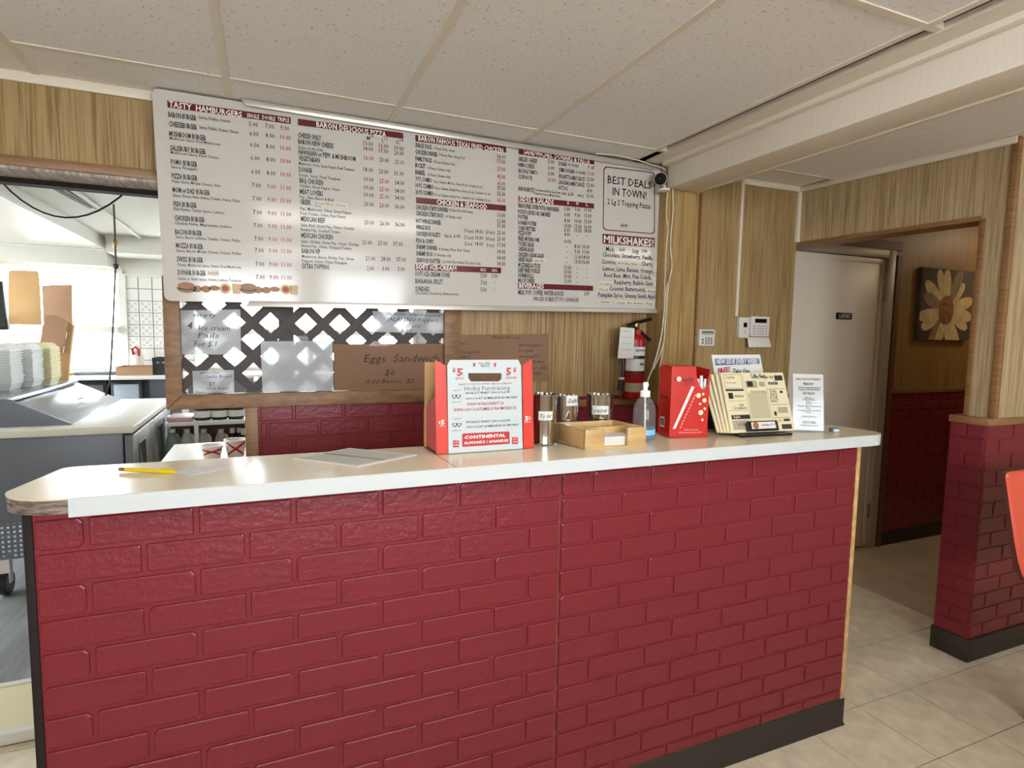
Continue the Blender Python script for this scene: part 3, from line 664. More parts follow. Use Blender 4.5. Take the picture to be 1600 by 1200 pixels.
mt('Chocolate, Strawberry, Butterscotch', 649, 459.6, 715.6, 4.0, 'black', .01)
# sandwiches, sides, beverages
bar([(810.5, 232.2), (928.7, 248.4), (928.7, 257), (810.5, 241.1)]); mt('SANDWICHES, DONAIRS & PASTA', 818.4, 240.4, 922, 7.4, 'inkwhite', .02)
for s, x, y, x1, c in (('GRILLED CHEESE', 810, 250.9, 839, 0), ('5.00', 856.3, 255.2, 866, 1), ('DONAIR', 873, 258.3, 885.5, 0), ('(OR CHICKEN)', 887, 259, 904, 3), ('9 .00', 918.6, 264.2, 928.7, 1),
    ('HAM & CHEESE', 810, 260, 835, 0), ('6.00', 856.3, 264.7, 866, 1), ('JUMBO DONAIR', 873.3, 268.2, 897.6, 0), ('(OR CHICKEN)', 898.6, 270.6, 914.8, 3), ('11.00', 917.5, 273.8, 928.4, 2),
    ('BACON & TOMATO', 810, 269.3, 840, 0), ('6.00', 856.3, 273.8, 866, 1), ('SPAGHETTI & MEAT SAUCE', 873, 278.2, 913.4, 0), ('12.00', 917, 282.6, 928, 1),
    ('CLUB HOUSE', 810, 278.8, 831.6, 0), ('10.00', 856.3, 283.7, 868, 2), ('LASAGNA & MEAT SAUCE', 873, 287.4, 913, 0), ('12.00', 917, 291.8, 928, 1), ('HOT DOG', 872.8, 296.2, 887, 0), ('4.00', 917.3, 300.7, 925.5, 1),
    ('BARON BRUTE', 810, 297.5, 834, 0), ('Oven Baked with Pizza Sauce, Ham,', 835.2, 298.3, 876, 3), ('Pepperoni, Onion & Mozza Cheese', 835, 303.6, 875.4, 3), ('HALF', 878, 304, 885, 3), ('6.00', 887.8, 306, 896.4, 1), ('WHOLE', 902.4, 307.2, 912, 3), ('10.00', 916.5, 308.8, 927.3, 1)):
    mt(s, x, y, x1, (6.2, 6.0, 6.0, 3.8)[c], ('black', 'inkdark', 'inkred', 'black')[c], (.022, .012, .012, .01)[c])
bar([(810, 306), (928, 318), (928, 326), (810, 315)]); mt('SIDES & SALADS', 811.4, 313.7, 865, 7.4, 'inkwhite', .02)
for s, x, y in (('S', 886, 319), ('M', 900.5, 320.6), ('L', 915.7, 322)): mt(s, x, y, x+3, 4.6, 'inkwhite')
sid = [('FRENCH FRIES, TATER TOTS & ONION RINGS', 324, 873.5, '5.00 7.00 10.00', 329.2), ('POTATO SPUDS OR YAM FRIES', 333.8, 860, '6.00 9.00 13.00', 338), ('POUTINE', 341.8, 824.7, '8.00 10.00 13.00', 347.3), ('DONAIR POUTINE', 350.6, 838, '10.00 13.00 16.00', 355.6),
 ('CORN FRITTERS', 359.2, 836.8, '6.00 10.00 14.00', 362), ('PIZZA POPS', 366.8, 829.8, '4.00 - -', 369), ('FRIED MUSHROOMS', 375.6, 843, '10.00 . .', 380), ('TOSSED SALAD', 383.7, 834.8, '- 8.00 10.00', 387.2), ('CAESAR SALAD', 391.7, 834.4, '- 9.00 11.00', 395.4),
 ('CHICKEN CAESAR SALAD', 400.4, 850, '- 11.00 14.00', 403.6), ('GREEK SALAD', 408, 831.7, '- 13.00 16.00', 411.3), ('MOZZARELLA STICKS', 416.8, 844.6, '10.00 - -', 420.8), ('DEEP FRIED PICKLES', 425, 844, '10.00 - -', 427.8), ("DONAIR ROLLS", 433, 833.8, '10.00 - -', 434.8), ("MAC N' CHEESE", 441, 835, '10.00 - -', 442)]
for i, (s, y, x1, pr, py) in enumerate(sid):
    mt(s, 809.6, y, x1, 6.2, 'black', .03)
    for j, q in enumerate(pr.split()):
        if q == '.': continue
        a = (881.7, 897.6, 913-(3 if 6 < i < 11 else 0))[j]
        mt(q, a+(3 if q == '-' else 0), py+(0, 1, 1.7)[j]*(1-i/22), a+{1: 5, 4: 9, 5: 11}[len(q)], 6 if q != '-' else 5, 'inkdark', .012)
bar([(809.3, 442), (926.8, 446.5), (926.8, 454.5), (809.3, 450.7)]); mt('BEVERAGES', 811, 449.6, 849.6, 7, 'inkwhite', .02)
mt('MILK, POP, COFFEE, WATER & JUICE', 809.7, 460, 880.3, 7, 'black', .022); mt('2.00', 912.4, 461.2, 920.8, 6, 'inkdark', .012)
mt('PRICES SUBJECT TO CHANGE', 833, 469.8, 904.4, 6, 'inkdark', .015, .25)
# deals box and milkshakes
bc = [at(943, 259.5, 'y', YM-.0015), at(1023.6, 269.4, 'y', YM-.0015), at(1023, 366, 'y', YM-.0015), at(941.8, 359.6, 'y', YM-.0015)]
o_ = quad_r(bc[0], bc[1], bc[2], bc[3], .02, 5); cen = sum(bc, Vector())/4
i_ = [cen+(p-cen)*.97 for p in o_]; n = len(o_)
b = MB(); b.add(o_+i_, [(k, (k+1) % n, n+(k+1) % n, n+k) for k in range(n)]); b.build('heading_frame', M['burgundy'], menu)
mt('BEST DEALS', 949.4, 286, 1018, 11.5, 'black', .012); mt('IN TOWN!', 957, 304.5, 1010, 11.5, 'black', .012); mt('2 Lg 2 Topping Pizzas', 949, 318.5, 1017, 8, 'black', .012); mt('34.00', 969, 354.6, 980.8, 5.6, 'inkdark', .01)
bar([(941.3, 365.2), (1022.8, 371.8), (1022.8, 386.6), (941.3, 381)]); mt('MILKSHAKES!', 943.4, 379, 1021, 11, 'inkwhite', .02)
for s, x, y, x1 in (('Med.', 946.8, 392, 959.7), ('6.00', 968, 392.3, 976.6), ('Lrg.', 988.6, 395, 998.5), ('7.00', 1003, 394.5, 1011)): mt(s, x, y, x1, 6.6 if s[0] in 'ML' else 5, 'black', .01)
for s, x, y, x1 in (('Chocolate, Strawberry, Vanilla,', 941.3, 400.8, 1019.9), ('Licorice,', 941, 411.8, 963), (', Cherry,', 999.7, 415, 1020), ('Lemon, Lime, Banana, Orange,', 942, 422.6, 1020.7), ('Root Beer, Mint, Pina Colada,', 944, 433, 1017.8), ('Raspberry, Bubble Gum,', 960, 444, 1021), ('Coconut, Butterscotch,', 952.4, 453.8, 1009), ('Pumpkin Spice, Granny Smith Apple', 934.7, 463.8, 1026)):
    mt(s, x, y, x1, 6.8, 'black', .012)
# strips of label tape stuck over old items
for q in ([(489, 314), (543.7, 318), (543.7, 324.7), (489, 320.5)], [(964.5, 406.5), (998.6, 409), (998.6, 416.2), (964.5, 414)], [(834, 402.6), (852.6, 403.6), (852, 411), (833.4, 410)], [(936, 439), (959, 440), (958, 447), (936, 446)],
          [(935, 447.5), (951, 448), (951, 455.5), (935, 455)], [(1010, 451), (1027.5, 452), (1027.5, 458.5), (1010, 458)], [(936, 468), (955, 468.6), (955, 475), (936, 474.4)], [(961, 469), (1022, 471), (1022, 477), (961, 475)], [(324.5, 422), (342, 423), (342, 431), (324.5, 430)], [(1022, 409), (1030, 410), (1030, 426), (1022, 425)], [(1019, 432), (1034, 433), (1034, 439), (1019, 438)], [(1022, 441), (1030, 442), (1030, 448), (1022, 447)]):
    mq(q, M['tape_cream'], 'label_tape')
for s, x, y, x1 in (('Ground Beef, Onions,', 491, 318.6, 541), ('Feta', 491, 322.9, 501), ('Root Beer Float', 966, 413, 996), ('Small / Med', 835, 409, 850), ('Fresh or Grill', 325.5, 428, 341), ('Caramel', 938, 473.2, 953), ('Orange,  Blue Hawaiian,  Mango', 963, 474.5, 1020), ('Cookies', 937, 445, 957), ('Peach', 936.5, 454, 950), ('Pistachio', 1012, 457, 1026)): mt(s, x, y, x1, 3.6, 'inkdark', 0, .25)
# row of printed food pictures
for k, cx in enumerate((291.5, 315, 335, 352, 369.5, 388, 410, 429.5, 446.5, 459.5)):
    cy = 449.5+k*.35; c = at(cx, cy, 'y', YM-.0018); kind = k % 5; s = .0033
    def disc(dx, dz, rx, rz, m, nm, off=0, n=12): flat(menu, [c+Vector((dx+rx*math.cos(2*math.pi*i/n), -off, dz+rz*math.sin(2*math.pi*i/n))) for i in range(n)], m, nm)
    if kind == 0:
        disc(0, -.002, .033, .018, M['burger'], 'food_print'); disc(0, -.004, .032, .006, M['burger2'], 'food_print', .0003); disc(0, .008, .029, .013, M['burger'], 'food_print', .0006)
    elif kind == 1:
        for dx in (-.016, .014): disc(dx, -.004, .017, .013, M['burger'], 'food_print')
    elif kind == 2: disc(0, 0, .02, .01, M['burger'], 'food_print')
    elif kind == 3: disc(0, 0, .02, .02, M['petal'], 'food_print'); disc(0, 0, .012, .012, M['box_red_side'], 'food_print', .0004)
    else: flat(menu, [c+Vector(v) for v in ((-.013, 0, -.02), (.013, 0, -.02), (.016, 0, .018), (-.016, 0, .018))], M['bamboo'], 'food_print')

# ------------------------------------------------------------------ lattice opening with its signs
lat = thing('lattice_panel', 'dark criss-cross lattice in a brown wooden frame below the menu board', 'lattice', (-.5, WY, 1.15))
LZ0, LZ1 = 1.145, 1.66
fl_, fr_, fb_ = -1.068, -.012, 1.203
MB().prism([(LX0, WY-.022, LZ0), (fl_, WY-.022, fb_), (fl_, WY-.022, LZ1), (LX0, WY-.022, LZ1)], (0, .05, 0)).build('frame_rail', M['frame_wood'], lat, bevel=.003)
MB().prism([(LX0+.0015, WY-.022, LZ0), (LX1, WY-.022, LZ0), (LX1, WY-.022, fb_-.001), (fl_+.001, WY-.022, fb_-.001)], (0, .05, 0)).build('frame_rail', M['frame_wood'], lat, bevel=.003)
MB().prism([(fr_, WY-.021, fb_), (LX1, WY-.021, fb_), (LX1, WY-.021, LZ1), (fr_, WY-.021, LZ1)], (0, .05, 0)).build('frame_rail', M['frame_wood'], lat, bevel=.003)
def slat(x, dirn, y):
    hw = .0185*math.sqrt(2)
    L = LZ1-fb_; xa, xb = x, x+dirn*L       # centre line from (xa,fb_) to (xb,LZ1)
    # clip to the frame opening
    pts = [(xa-hw, fb_), (xa+hw, fb_), (xb+hw, LZ1), (xb-hw, LZ1)]
    def clip(ps, lim, sgn):
        out = []
        for i in range(len(ps)):
            a, b = ps[i-1], ps[i]; ia, ib = (a[0]-lim)*sgn >= 0, (b[0]-lim)*sgn >= 0
            if ia != ib:
                t = (lim-a[0])/(b[0]-a[0]); out.append((lim, a[1]+t*(b[1]-a[1])))
            if ib: out.append(b)
        return out
    ps = clip(clip(pts, fl_-.005, 1), fr_+.005, -1) if pts else []
    if len(ps) < 3: return
    MB().prism([(px, y, pz) for px, pz in ps], (0, .008, 0)).build('lattice_slat', M['lattice'], lat)
SP = .138
for k in range(-5, 13):
    slat(-1.10+SP*k, 1, WY+.012); slat(-1.10+SP*k+.02, -1, WY+.021)
MB().box(-.715, WY+.031, fb_-.03, -.655, WY+.055, LZ1).build('upright', M['lattice'], lat)

def sign(px, label, m, yy, nm='paper_sign', cat='sign', th=.0012, grp=None):
    pts = [at(x, y, 'y', yy) for x, y in px]; c = sum(pts, Vector())/4
    t = thing(nm, label, cat, c, group=grp)
    MB().prism(pts, (0, th, 0)).build('sheet', m, t)
    return t
def st(t, s, x0, y0, x1, cap, yy, col='inkpen', bold=.0, shear=.18):
    o = at(x0, y0, 'y', yy); e = at(x1, y0, 'y', yy)
    T(t, s, o, (1, 0, 0), (0, 0, 1), cap*((o-CAM_P).dot(_f))/FPX, e.x-o.x, col, bold, shear)
YS = WY-.002
s1 = sign([(280.3, 554), (376.3, 554), (375.7, 483.5), (279.4, 485)], 'white paper sign offering empty ice cream pails, taped to lattice', M['sleeve'], YS)
for a in (('empty', 301.4, 494.7, 338, 6.5), ('4', 292.6, 513.5, 301, 10), ('Ice cream', 310, 516, 360, 8), ('Pails', 309, 528, 342.5, 8.5), ('For $.1', 303, 541.5, 339, 8.5)): st(s1, *a, YS-.002, 'black', .025 if a[0] == '4' else .0)
s2 = sign([(302, 614.5), (366, 613), (365.5, 578), (300.5, 579.6)], 'small handwritten paper sign at the bottom left corner of the lattice', M['sleeve'], YS)
for a in (('water Pine', 312, 584, 343, 4), ('Garlic Bread', 320, 591, 362, 5), ('$ 7', 327, 603, 336, 6), ('Phone', 305, 615, 321, 4), ('Fresh Baked', 324, 609, 357, 4)): st(s2, *a, YS-.002, 'black')
s3 = sign([(410, 612.5), (521.7, 610.3), (519.4, 532.6), (407, 533.4)], 'blank translucent white sheet with the lattice showing through it', M['sleeve'], YS)
MB().prism([at(x, y, 'y', YS-.003) for x, y in ((459, 535), (483, 534), (480, 524), (463, 525))], (0, .001, 0)).build('clear_tape', M['film'], s3)
s4 = sign([(523, 610.3), (692.4, 608.5), (692.4, 537), (520.9, 537.8)], 'brown cardboard sign reading Eggs Sandwich on the lattice', M['card_dark'], YS, 'cardboard_sign', th=.0035)
for a in (('Eggs  Sandwich', 568.7, 566, 686, 12), ('$6', 601, 586.5, 617, 9), ('Add Bacon  $2', 570, 599.5, 647, 6.5)): st(s4, *a, YS-.002)
MB().prism([at(x, y, 'y', YS-.003) for x, y in ((576, 541), (608, 541), (604, 533), (582, 534))], (0, .001, 0)).build('clear_tape', M['film'], s4)
s5 = sign([(586.4, 518.8), (692.4, 521), (692.4, 489.4), (582, 485.9)], 'white paper sign for jalapeno poppers at the lattice top right corner', M['sleeve'], YS)
for a in (('JALAPENO CHEESE (6 pcs) $7', 602.5, 492.5, 691, 4.2), ('JALAPENO Poppers', 604, 501.5, 684, 6.5), ('(7 pcs)', 634.8, 511.5, 657, 6), ('$ 10', 626, 519, 643.6, 5)): st(s5, *a, YS-.002, 'black')
MB().prism([at(x, y, 'y', YS-.003) for x, y in ((630, 489), (690, 492), (694, 484), (640, 482))], (0, .001, 0)).build('clear_tape', M['film'], s5)
s6 = sign([(717, 598), (857.8, 596), (857, 521.5), (716.5, 523)], 'brown cardboard list of wings flavours taped to the wood panelling', M['card_dark'], WY, 'cardboard_sign', th=.0035)
for a in (('Wings Flavours', 769.4, 529, 813, 4.5), ('Hot', 718.8, 539, 728, 4.5), ('Honey Hot', 719.9, 552, 750, 4.5), ('BBQ', 720, 560, 735, 4.5), ('Salt and pepper', 809.9, 541, 847, 4.5), ('Teriyaki', 810, 550, 833.5, 4.5), ('Honey garlic', 811, 559, 841, 4.5), ('Medium', 832, 567, 850, 4.5), ('Sweet chili', 820, 577, 854, 4.5), ('Mild', 834, 586, 846, 4.5)): st(s6, *a, WY-.002)
MB().prism([at(x, y, 'y', WY-.003) for x, y in ((848, 575), (855, 575), (855, 518), (848, 518))], (0, .001, 0)).build('clear_tape', M['film'], s6)

# ------------------------------------------------------------------ kitchen
kw = joined_holes(-4.2, 3.4, 0, 2.4, KB, KB+.15, [KWIN, KWIN2])
struct('wall_kitchen_back', kw, M['plaster'])
wl_ = joined_holes(1.33, KB+.15, 0, 2.4, -4.4, -4.2, KSIDE_WIN); wl_.v = [(y, x, z) for x, y, z in wl_.v]
struct('wall_kitchen_left', wl_, M['plaster'])
def side_window(n, x0, x1, a, b, c, d):
    f = MB(); e = .045; m_ = (a+b)/2
    f.box(x0, a, c, x1, a+e, d).box(x0, b-e, c, x1, b, d).box(x0, a+e, d-e, x1, b-e, d).box(x0, a+e, c, x1, b-e, c+e).box(x0+.005, m_-.02, c+e, x1-.005, m_+.02, d-e)
    o = struct('window_%d' % n, f, M['white_paint']); xm = (x0+x1)/2
    for q in ((a+e, m_-.02), (m_+.02, b-e)): MB().box(xm-.003, q[0], c+e, xm+.003, q[1], d-e).build('pane', M['pane'], o)
for i, q in enumerate(SIDE_WIN): side_window(6+i, XL-.12, XL-.04, *q)
for i, q in enumerate(KSIDE_WIN): side_window(7+i, -4.32, -4.24, *q)
struct('wall_kitchen_right', MB().box(3.2, DY+.1, 0, 3.4, KB+.15, 2.4), M['plaster'])
struct('wall_kitchen_front', MB().box(-4.4, WY+.12, 0, -3.18, WY+.171, 2.4).box(1.0, DY+.1, 0, 3.4, DY+.16, 2.4), M['plaster'])
struct('ceiling_kitchen', MB().box(-4.4, WY+.1, 2.30, 3.4, KB+.2, 2.42), M['plaster'])
struct('trim_18', MB().box(-4.2, WY+.18, 2.185, -2.14, KB, 2.299), M['white_paint'], bevel=.004)
struct('trim_19', MB().box(-4.2, 5.2, 2.03, -2.14, KB, 2.185), M['plaster'], bevel=.004)
struct('trim_20', MB().box(-4.2, 5.17, 2.165, -2.14, 5.2, 2.184), M['white_paint'])
struct('trim_21', MB().box(-2.1, 5.0, 2.14, -1.6, KB, 2.299), M['plaster'])
def kwin(n, W, mull, zr):
    a, b, c, d = W; f = MB(); e = .04; y0, y1 = KB-.02, KB+.1
    f.box(a, y0, c, a+e, y1, d).box(b-e, y0, c, b, y1, d).box(a+e, y0, d-e, b-e, y1, d).box(a+e, y0, c, b-e, y1, c+.03)
    f.box(a+e, y0-.09, zr-.035, b-e, y1, zr+.03)
    for x in mull: f.box(x-.025, y0+.01, c+.03, x+.025, y1-.01, zr-.035)
    o = struct('window_%d' % n, f, M['white_paint'])
    MB().box(a+e, KB+.04, zr+.03, b-e, KB+.046, d-e).build('pane', M['pane'], o)
    xs = [a+e]+list(mull)+[b-e]
    for x0, x1 in zip(xs, xs[1:]): MB().box(x0+.03, KB+.05, c+.03, x1-.03, KB+.056, zr-.035).build('pane', M['pane'], o)
    return o
kwin(4, KWIN, [-2.9, -2.52], 1.43); kwin(5, KWIN2, [-.3], 1.43)
# glazed tiles right of the window, four rows patterned
tw = struct('wall_tiles', MB().box(-2.06, KB-.02, 1.0, -1.46, KB, 1.96), M['grout'])
tm = MB().box(-.056, -.006, -.056, .056, 0, .056).mesh('wall_tile', M['wall_tile'])
for i in range(5):
    for j in range(8):
        cx, cz = -2.0+.12*i, 1.063+.12*j
        o = put('wall_tile', tm, tw); o.location = (cx, KB-.02, cz)
        if 2 <= j <= 5:
            p = MB()
            for a in range(4):
                t = R(90*a+45); q = [(math.cos(t)*.042+math.cos(t+u)*.016, -.0068, math.sin(t)*.042+math.sin(t+u)*.016) for u in (0, R(90), R(180), R(270))]
                p.add(q, [(0, 1, 2, 3)])
            p.add([(.018*math.cos(R(90*a)), -.0068, .018*math.sin(R(90*a))) for a in range(4)], [(0, 1, 2, 3)])
            p.build('tile_motif', M['tile_print'], o, local=True)
struct('trim_22', MB().box(-2.07, KB-.035, 1.96, -1.46, KB, 1.985).box(-2.072, KB-.04, 1.0, -2.045, KB, 1.985), M['white_paint'])
# fence boards seen through the lower sashes
fe = thing('garden_fence', 'weathered grey wooden fence outside the kitchen window', 'fence', (-2.5, 7.4, -.08))
for k in range(10):
    if k in (3,): continue
    x = (-5.2, -4.85, -4.5, 0, -3.02, -2.78, -1.9, -1.45, -1.0, -.6)[k]; MB().box(x, 7.4, -.08, x+.19, 7.43, 1.36+.02*(k % 3)).build('fence_board', M['fence'], fe)
MB().box(-4.6, 7.43, 1.2, -.4, 7.47, 1.3).build('fence_rail', M['fence'], fe)

# back counter under the window
bc_ = thing('back_counter', 'long white counter along the kitchen window wall', 'counter', (-1.2, 5.2, .035))
MB().box(-3.4, 4.88, .97, .9, 5.47, 1.005).build('worktop', M['white_paint'], bc_, bevel=.004)
for x in (-3.3, -2.46, -1.5, -.3, .85): MB().box(x-.03, 4.95, .035, x+.03, 5.45, .97).build('leg', M['white_paint'], bc_)
MB().box(-3.3, 5.40, .3, .85, 5.42, .97).build('back_board', mat('pale_blue_board', srgb(186, 192, 206), .6), bc_)
for (xa, xb), lab in (((-2.4, -2.14), 'dark grey cabinet standing below the back counter'), ((-2.11, -1.86), 'small black-framed cooler below the back counter')):
    t = thing('cabinet', lab, 'cabinet', ((xa+xb)/2, 5.2, .035))
    MB().box(xa, 5.0, .035, xb, 5.38, .955).build('body', M['crate'] if xa < -2.2 else M['black_plastic'], t, bevel=.006)
    MB().box(xa+.025, 4.985, .12, xb-.025, 5.0, .92).build('door', M['pale_door'] if xa > -2.2 else M['steel_dark'], t, bevel=.005)
def kt(nm, lab, cat, p, grp=None): return thing(nm, lab, cat, p, group=grp)
p = at(215, 581, 'y', 5.0); t = kt('cardboard_tray', 'shallow brown cardboard tray on the back counter', 'box', (p.x, 5.05, 1.005))
x0, x1 = at(181, 575, 'y', 4.95).x, at(238, 575, 'y', 4.95).x
b = MB().box(x0, 4.95, 1.006, x1, 5.25, 1.012).box(x0, 4.95, 1.012, x1, 4.956, 1.085).box(x0, 5.244, 1.012, x1, 5.25, 1.085).box(x0, 4.956, 1.012, x0+.006, 5.244, 1.085).box(x1-.006, 4.956, 1.012, x1, 5.244, 1.085)
b.build('tray', M['card'], t)
x0, x1 = at(239.5, 575, 'y', 4.98).x, at(262, 575, 'y', 4.98).x
t = kt('plastic_crate', 'black plastic crate with slots beside the cardboard tray', 'crate', ((x0+x1)/2+.05, 5.1, 1.005))
b = MB().box(x0, 4.98, 1.006, x0+.22, 5.2, 1.014)
b.prism([(x0, 4.98, 1.014), (x0+.22, 4.98, 1.014), (x0+.225, 4.97, 1.17), (x0-.008, 4.97, 1.17)], (0, .008, 0)).prism([(x0, 5.192, 1.014), (x0+.22, 5.192, 1.014), (x0+.225, 5.2, 1.17), (x0-.008, 5.2, 1.17)], (0, .008, 0))
b.box(x0-.004, 4.985, 1.014, x0+.006, 5.195, 1.17).box(x0+.214, 4.985, 1.014, x0+.222, 5.195, 1.17); b.build('crate_body', M['crate'], t)
for k in range(4): MB().box(x0+.03+.045*k, 4.968, 1.12, x0+.05+.045*k, 4.972, 1.13).build('slot', M['grey_plastic'], t)
p = at(214, 560, 'y', 5.32); t = kt('plastic_jug', 'white plastic jug with a red and white handle in front of the wall tiles', 'jug', (p.x, 5.32, 1.005))
MB().lathe((p.x, 5.32, 1.006), [(.055, 0), (.06, .01), (.06, .16), (.05, .2), (.03, .24), (.026, .27)], 16).build('jug_body', M['white_plastic'], t, smooth=True)
MB().tube([(p.x-.02, 5.27, 1.19), (p.x-.025, 5.25, 1.24), (p.x+.0, 5.25, 1.265), (p.x+.03, 5.25, 1.24), (p.x+.028, 5.27, 1.18)], .012, 8).build('handle', M['box_red_side'], t, smooth=True)
p = at(250, 560, 'y', 5.35); t = kt('glass_bottle', 'clear slim bottle standing behind the black crate', 'bottle', (p.x, 5.35, 1.005))
MB().lathe((p.x, 5.35, 1.006), [(.035, 0), (.035, .16), (.014, .22), (.014, .29)], 14).build('bottle_body', M['bottle'], t, smooth=True)
p0, p1 = at(107, 585, 'z', 1.01), at(127, 584, 'z', 1.01)
tag(MB().box(-2.62, 5.0, 1.0055, -2.42, 5.25, 1.03).build('yellow_folder', M['yellow'], bevel=.003), 'yellow packet lying on the back counter near the cardboard', 'packet')
tag(MB().box(-2.40, 5.05, 1.0055, -2.0, 5.3, 1.035).build('baking_tray', M['steel_dark'], bevel=.006), 'dark grey flat tray lying under the kitchen window', 'tray')
tag(MB().box(-2.36, 5.1, 1.036, -2.05, 5.28, 1.042).build('paper_sheet', M['paper']), 'white paper lying on top of the dark grey tray', 'paper')

# stainless preparation fridge with a slanted hood
X1 = at(208, 665, 'z', .93).x; Y0 = at(208, 665, 'z', .93).y; Y1 = 3.62
X0 = -2.35
pf = thing('prep_fridge', 'stainless steel prep table fridge with white cutting board and slanted lid', 'fridge', ((X0+X1)/2, (Y0+Y1)/2, .035))
MB().box(X0, Y0+.03, .44, X1-.055, Y1-.02, .885).build('body', M['steel_dark'], pf, bevel=.006)
MB().box(X0-.01, Y0, .888, X1, Y1, .928).build('worktop', M['cutting'], pf, bevel=.008)
HX = -1.75
MB().prism([(HX, Y0+.16, .93), (-2.02, Y0+.16, 1.062), (-2.36, Y0+.16, 1.062), (-2.36, Y0+.16, .93)], (0, Y1-Y0-.2, 0)).build('hood', M['steel'], pf, bevel=.004)
MB().prism([(HX+.012, Y0+.13, .9285), (-2.02, Y0+.13, 1.075), (-2.37, Y0+.13, 1.075), (-2.37, Y0+.13, .9285)], (0, .028, 0)).build('hood_end', M['steel_dark'], pf, bevel=.002)
MB().box(-2.37, Y0+.16, 1.0625, -2.0, Y1-.05, 1.08).build('hood_top', M['steel'], pf, bevel=.003)
hp = at(154, 631, 'x', -1.86)
MB().tube([(-1.86, 2.95, 1.0), (-1.83, 2.95, 1.012), (-1.83, 3.05, 1.012), (-1.86, 3.05, 1.0)], .007, 8).build('lid_handle', M['chrome'], pf, smooth=True)
ym = (Y0+Y1)/2
for a, c in ((Y0+.05, ym-.006), (ym+.006, Y1-.03)):
    dr = MB().box(X1-.05, a, .24, X1-.008, c, .872).build('door', M['steel_door'], pf, bevel=.008)
    hy = a+.12 if a < ym-.3 else a+.1
    MB().prism([(X1-.0075, hy, .60), (X1-.0075, hy+.2, .60), (X1-.0075, hy+.2, .80), (X1-.0075, hy, .80)], (.002, 0, 0)).build('handle', M['black_plastic'], dr)
    MB().prism([(X1-.005, hy+.02, .605), (X1-.005, hy+.13, .605), (X1-.005, hy+.02, .785)], (.002, 0, 0)).build('handle_face', M['steel'], dr)
MB().box(X1-.056, Y0+.025, .22, X1-.051, Y0+.06, .885).build('gasket', M['black_plastic'], pf)
MB().box(X1-.047, Y0+.03, .24, X1-.012, Y0+.045, .872).build('door_end', M['steel_dark'], pf)
grl = MB()
for i in range(34): grl.box(X0+.02+.025*i, Y0+.036, .25, X0+.02+.025*i+.013, Y0+.04, .44)
for k in range(8): grl.box(X0+.02, Y0+.035, .25+.025*k, X1-.06, Y0+.041, .262+.025*k)
MB().box(X0+.3, Y0+.5, .21, X1-.06, Y1-.1, .44).build('compressor_box', M['black_plastic'], pf)
grl.build('vent_grille', M['steel_dark'], pf, kind='stuff')
for x, y in ((at(9, 893, 'y', Y0+.12).x, Y0+.12), (X1-.14, Y0+.1), (X0+.1, Y1-.1), (X1-.14, Y1-.1)):
    c = MB().tube([(x-.018, y, .098), (x+.018, y, .098)], .0615, 14).build('caster', M['black_plastic'], pf, smooth=True)
    MB().box(x-.024, y-.02, .1, x+.024, y+.02, .25).build('caster_fork', M['white_plastic'], c)
# foam clamshells nested in stacks on the hood
def clam(w_, l_, h_=.05):
    b = MB(); o = [(-w_/2, -l_/2), (w_/2, -l_/2), (w_/2, l_/2), (-w_/2, l_/2)]
    q = .82
    v = [(x*q, y*q, 0) for x, y in o]+[(x*.97, y*.97, h_*.8) for x, y in o]+[(x, y, h_*.82) for x, y in o]+[(x, y, h_*.92) for x, y in o]+[(x*.95, y*.95, h_*.92) for x, y in o]+[(x*.8, y*.8, .006) for x, y in o]
    f = [(0, 3, 2, 1)]+[(4*k+i, 4*k+(i+1) % 4, 4*k+4+(i+1) % 4, 4*k+4+i) for k in range(5) for i in range(4)]+[(20, 21, 22, 23)]
    b.add(v, f); return b
stacks = [(-2.28, 2.62, .16, .2, 'foam', 12, 'left end', 'nearest the fridge end'), (-2.22, 2.86, .2, .2, 'foam', 13, '', 'second from the fridge end'), (-2.18, 3.09, .19, .2, 'foam', 13, '', 'third from the fridge end'), (-2.15, 3.31, .19, .2, 'foam_cream', 13, '', 'beside the cardboard')]
for si, (x, y, w_, l_, mt_, n, _, ds) in enumerate(stacks):
    me = clam(w_, l_).mesh('foam_container', M[mt_]); lab = ('cream' if mt_ == 'foam_cream' else 'white')+' foam takeout container in the stack '+ds
    for k in range(n):
        o = put('foam_container', me); o.location = (x+random.uniform(-.002, .002), y, 1.0815+.0155*k)
        if k == n-1: tag(o, 'topmost '+lab, 'container', 'foam takeout containers'); 
        else: tag(o, 'nested '+lab, 'container', 'foam takeout containers, stack '+ds)
        if k == n-1:
            lid = MB().prism([(-w_*.48, -l_*.48, .046), (w_*.48, -l_*.48, .046), (w_*.48, l_*.48, .046), (-w_*.48, l_*.48, .046)], (0, 0, .004))
            lid.add([(-w_*.47, -l_*.47, .05), (w_*.47, -l_*.47, .05), (w_*.47, l_*.47, .05), (-w_*.47, l_*.47, .05), (-w_*.36, -l_*.36, .078), (w_*.36, -l_*.36, .078), (w_*.36, l_*.36, .078), (-w_*.36, l_*.36, .078)], [(0, 1, 5, 4), (1, 2, 6, 5), (2, 3, 7, 6), (3, 0, 4, 7), (4, 5, 6, 7)])
            for q in range(7): lid.box(-w_*.34+w_*.1*q, -l_*.4, .06, -w_*.34+w_*.1*q+.008, l_*.4, .081)
            lid.build('lid', M[mt_], o, local=True)
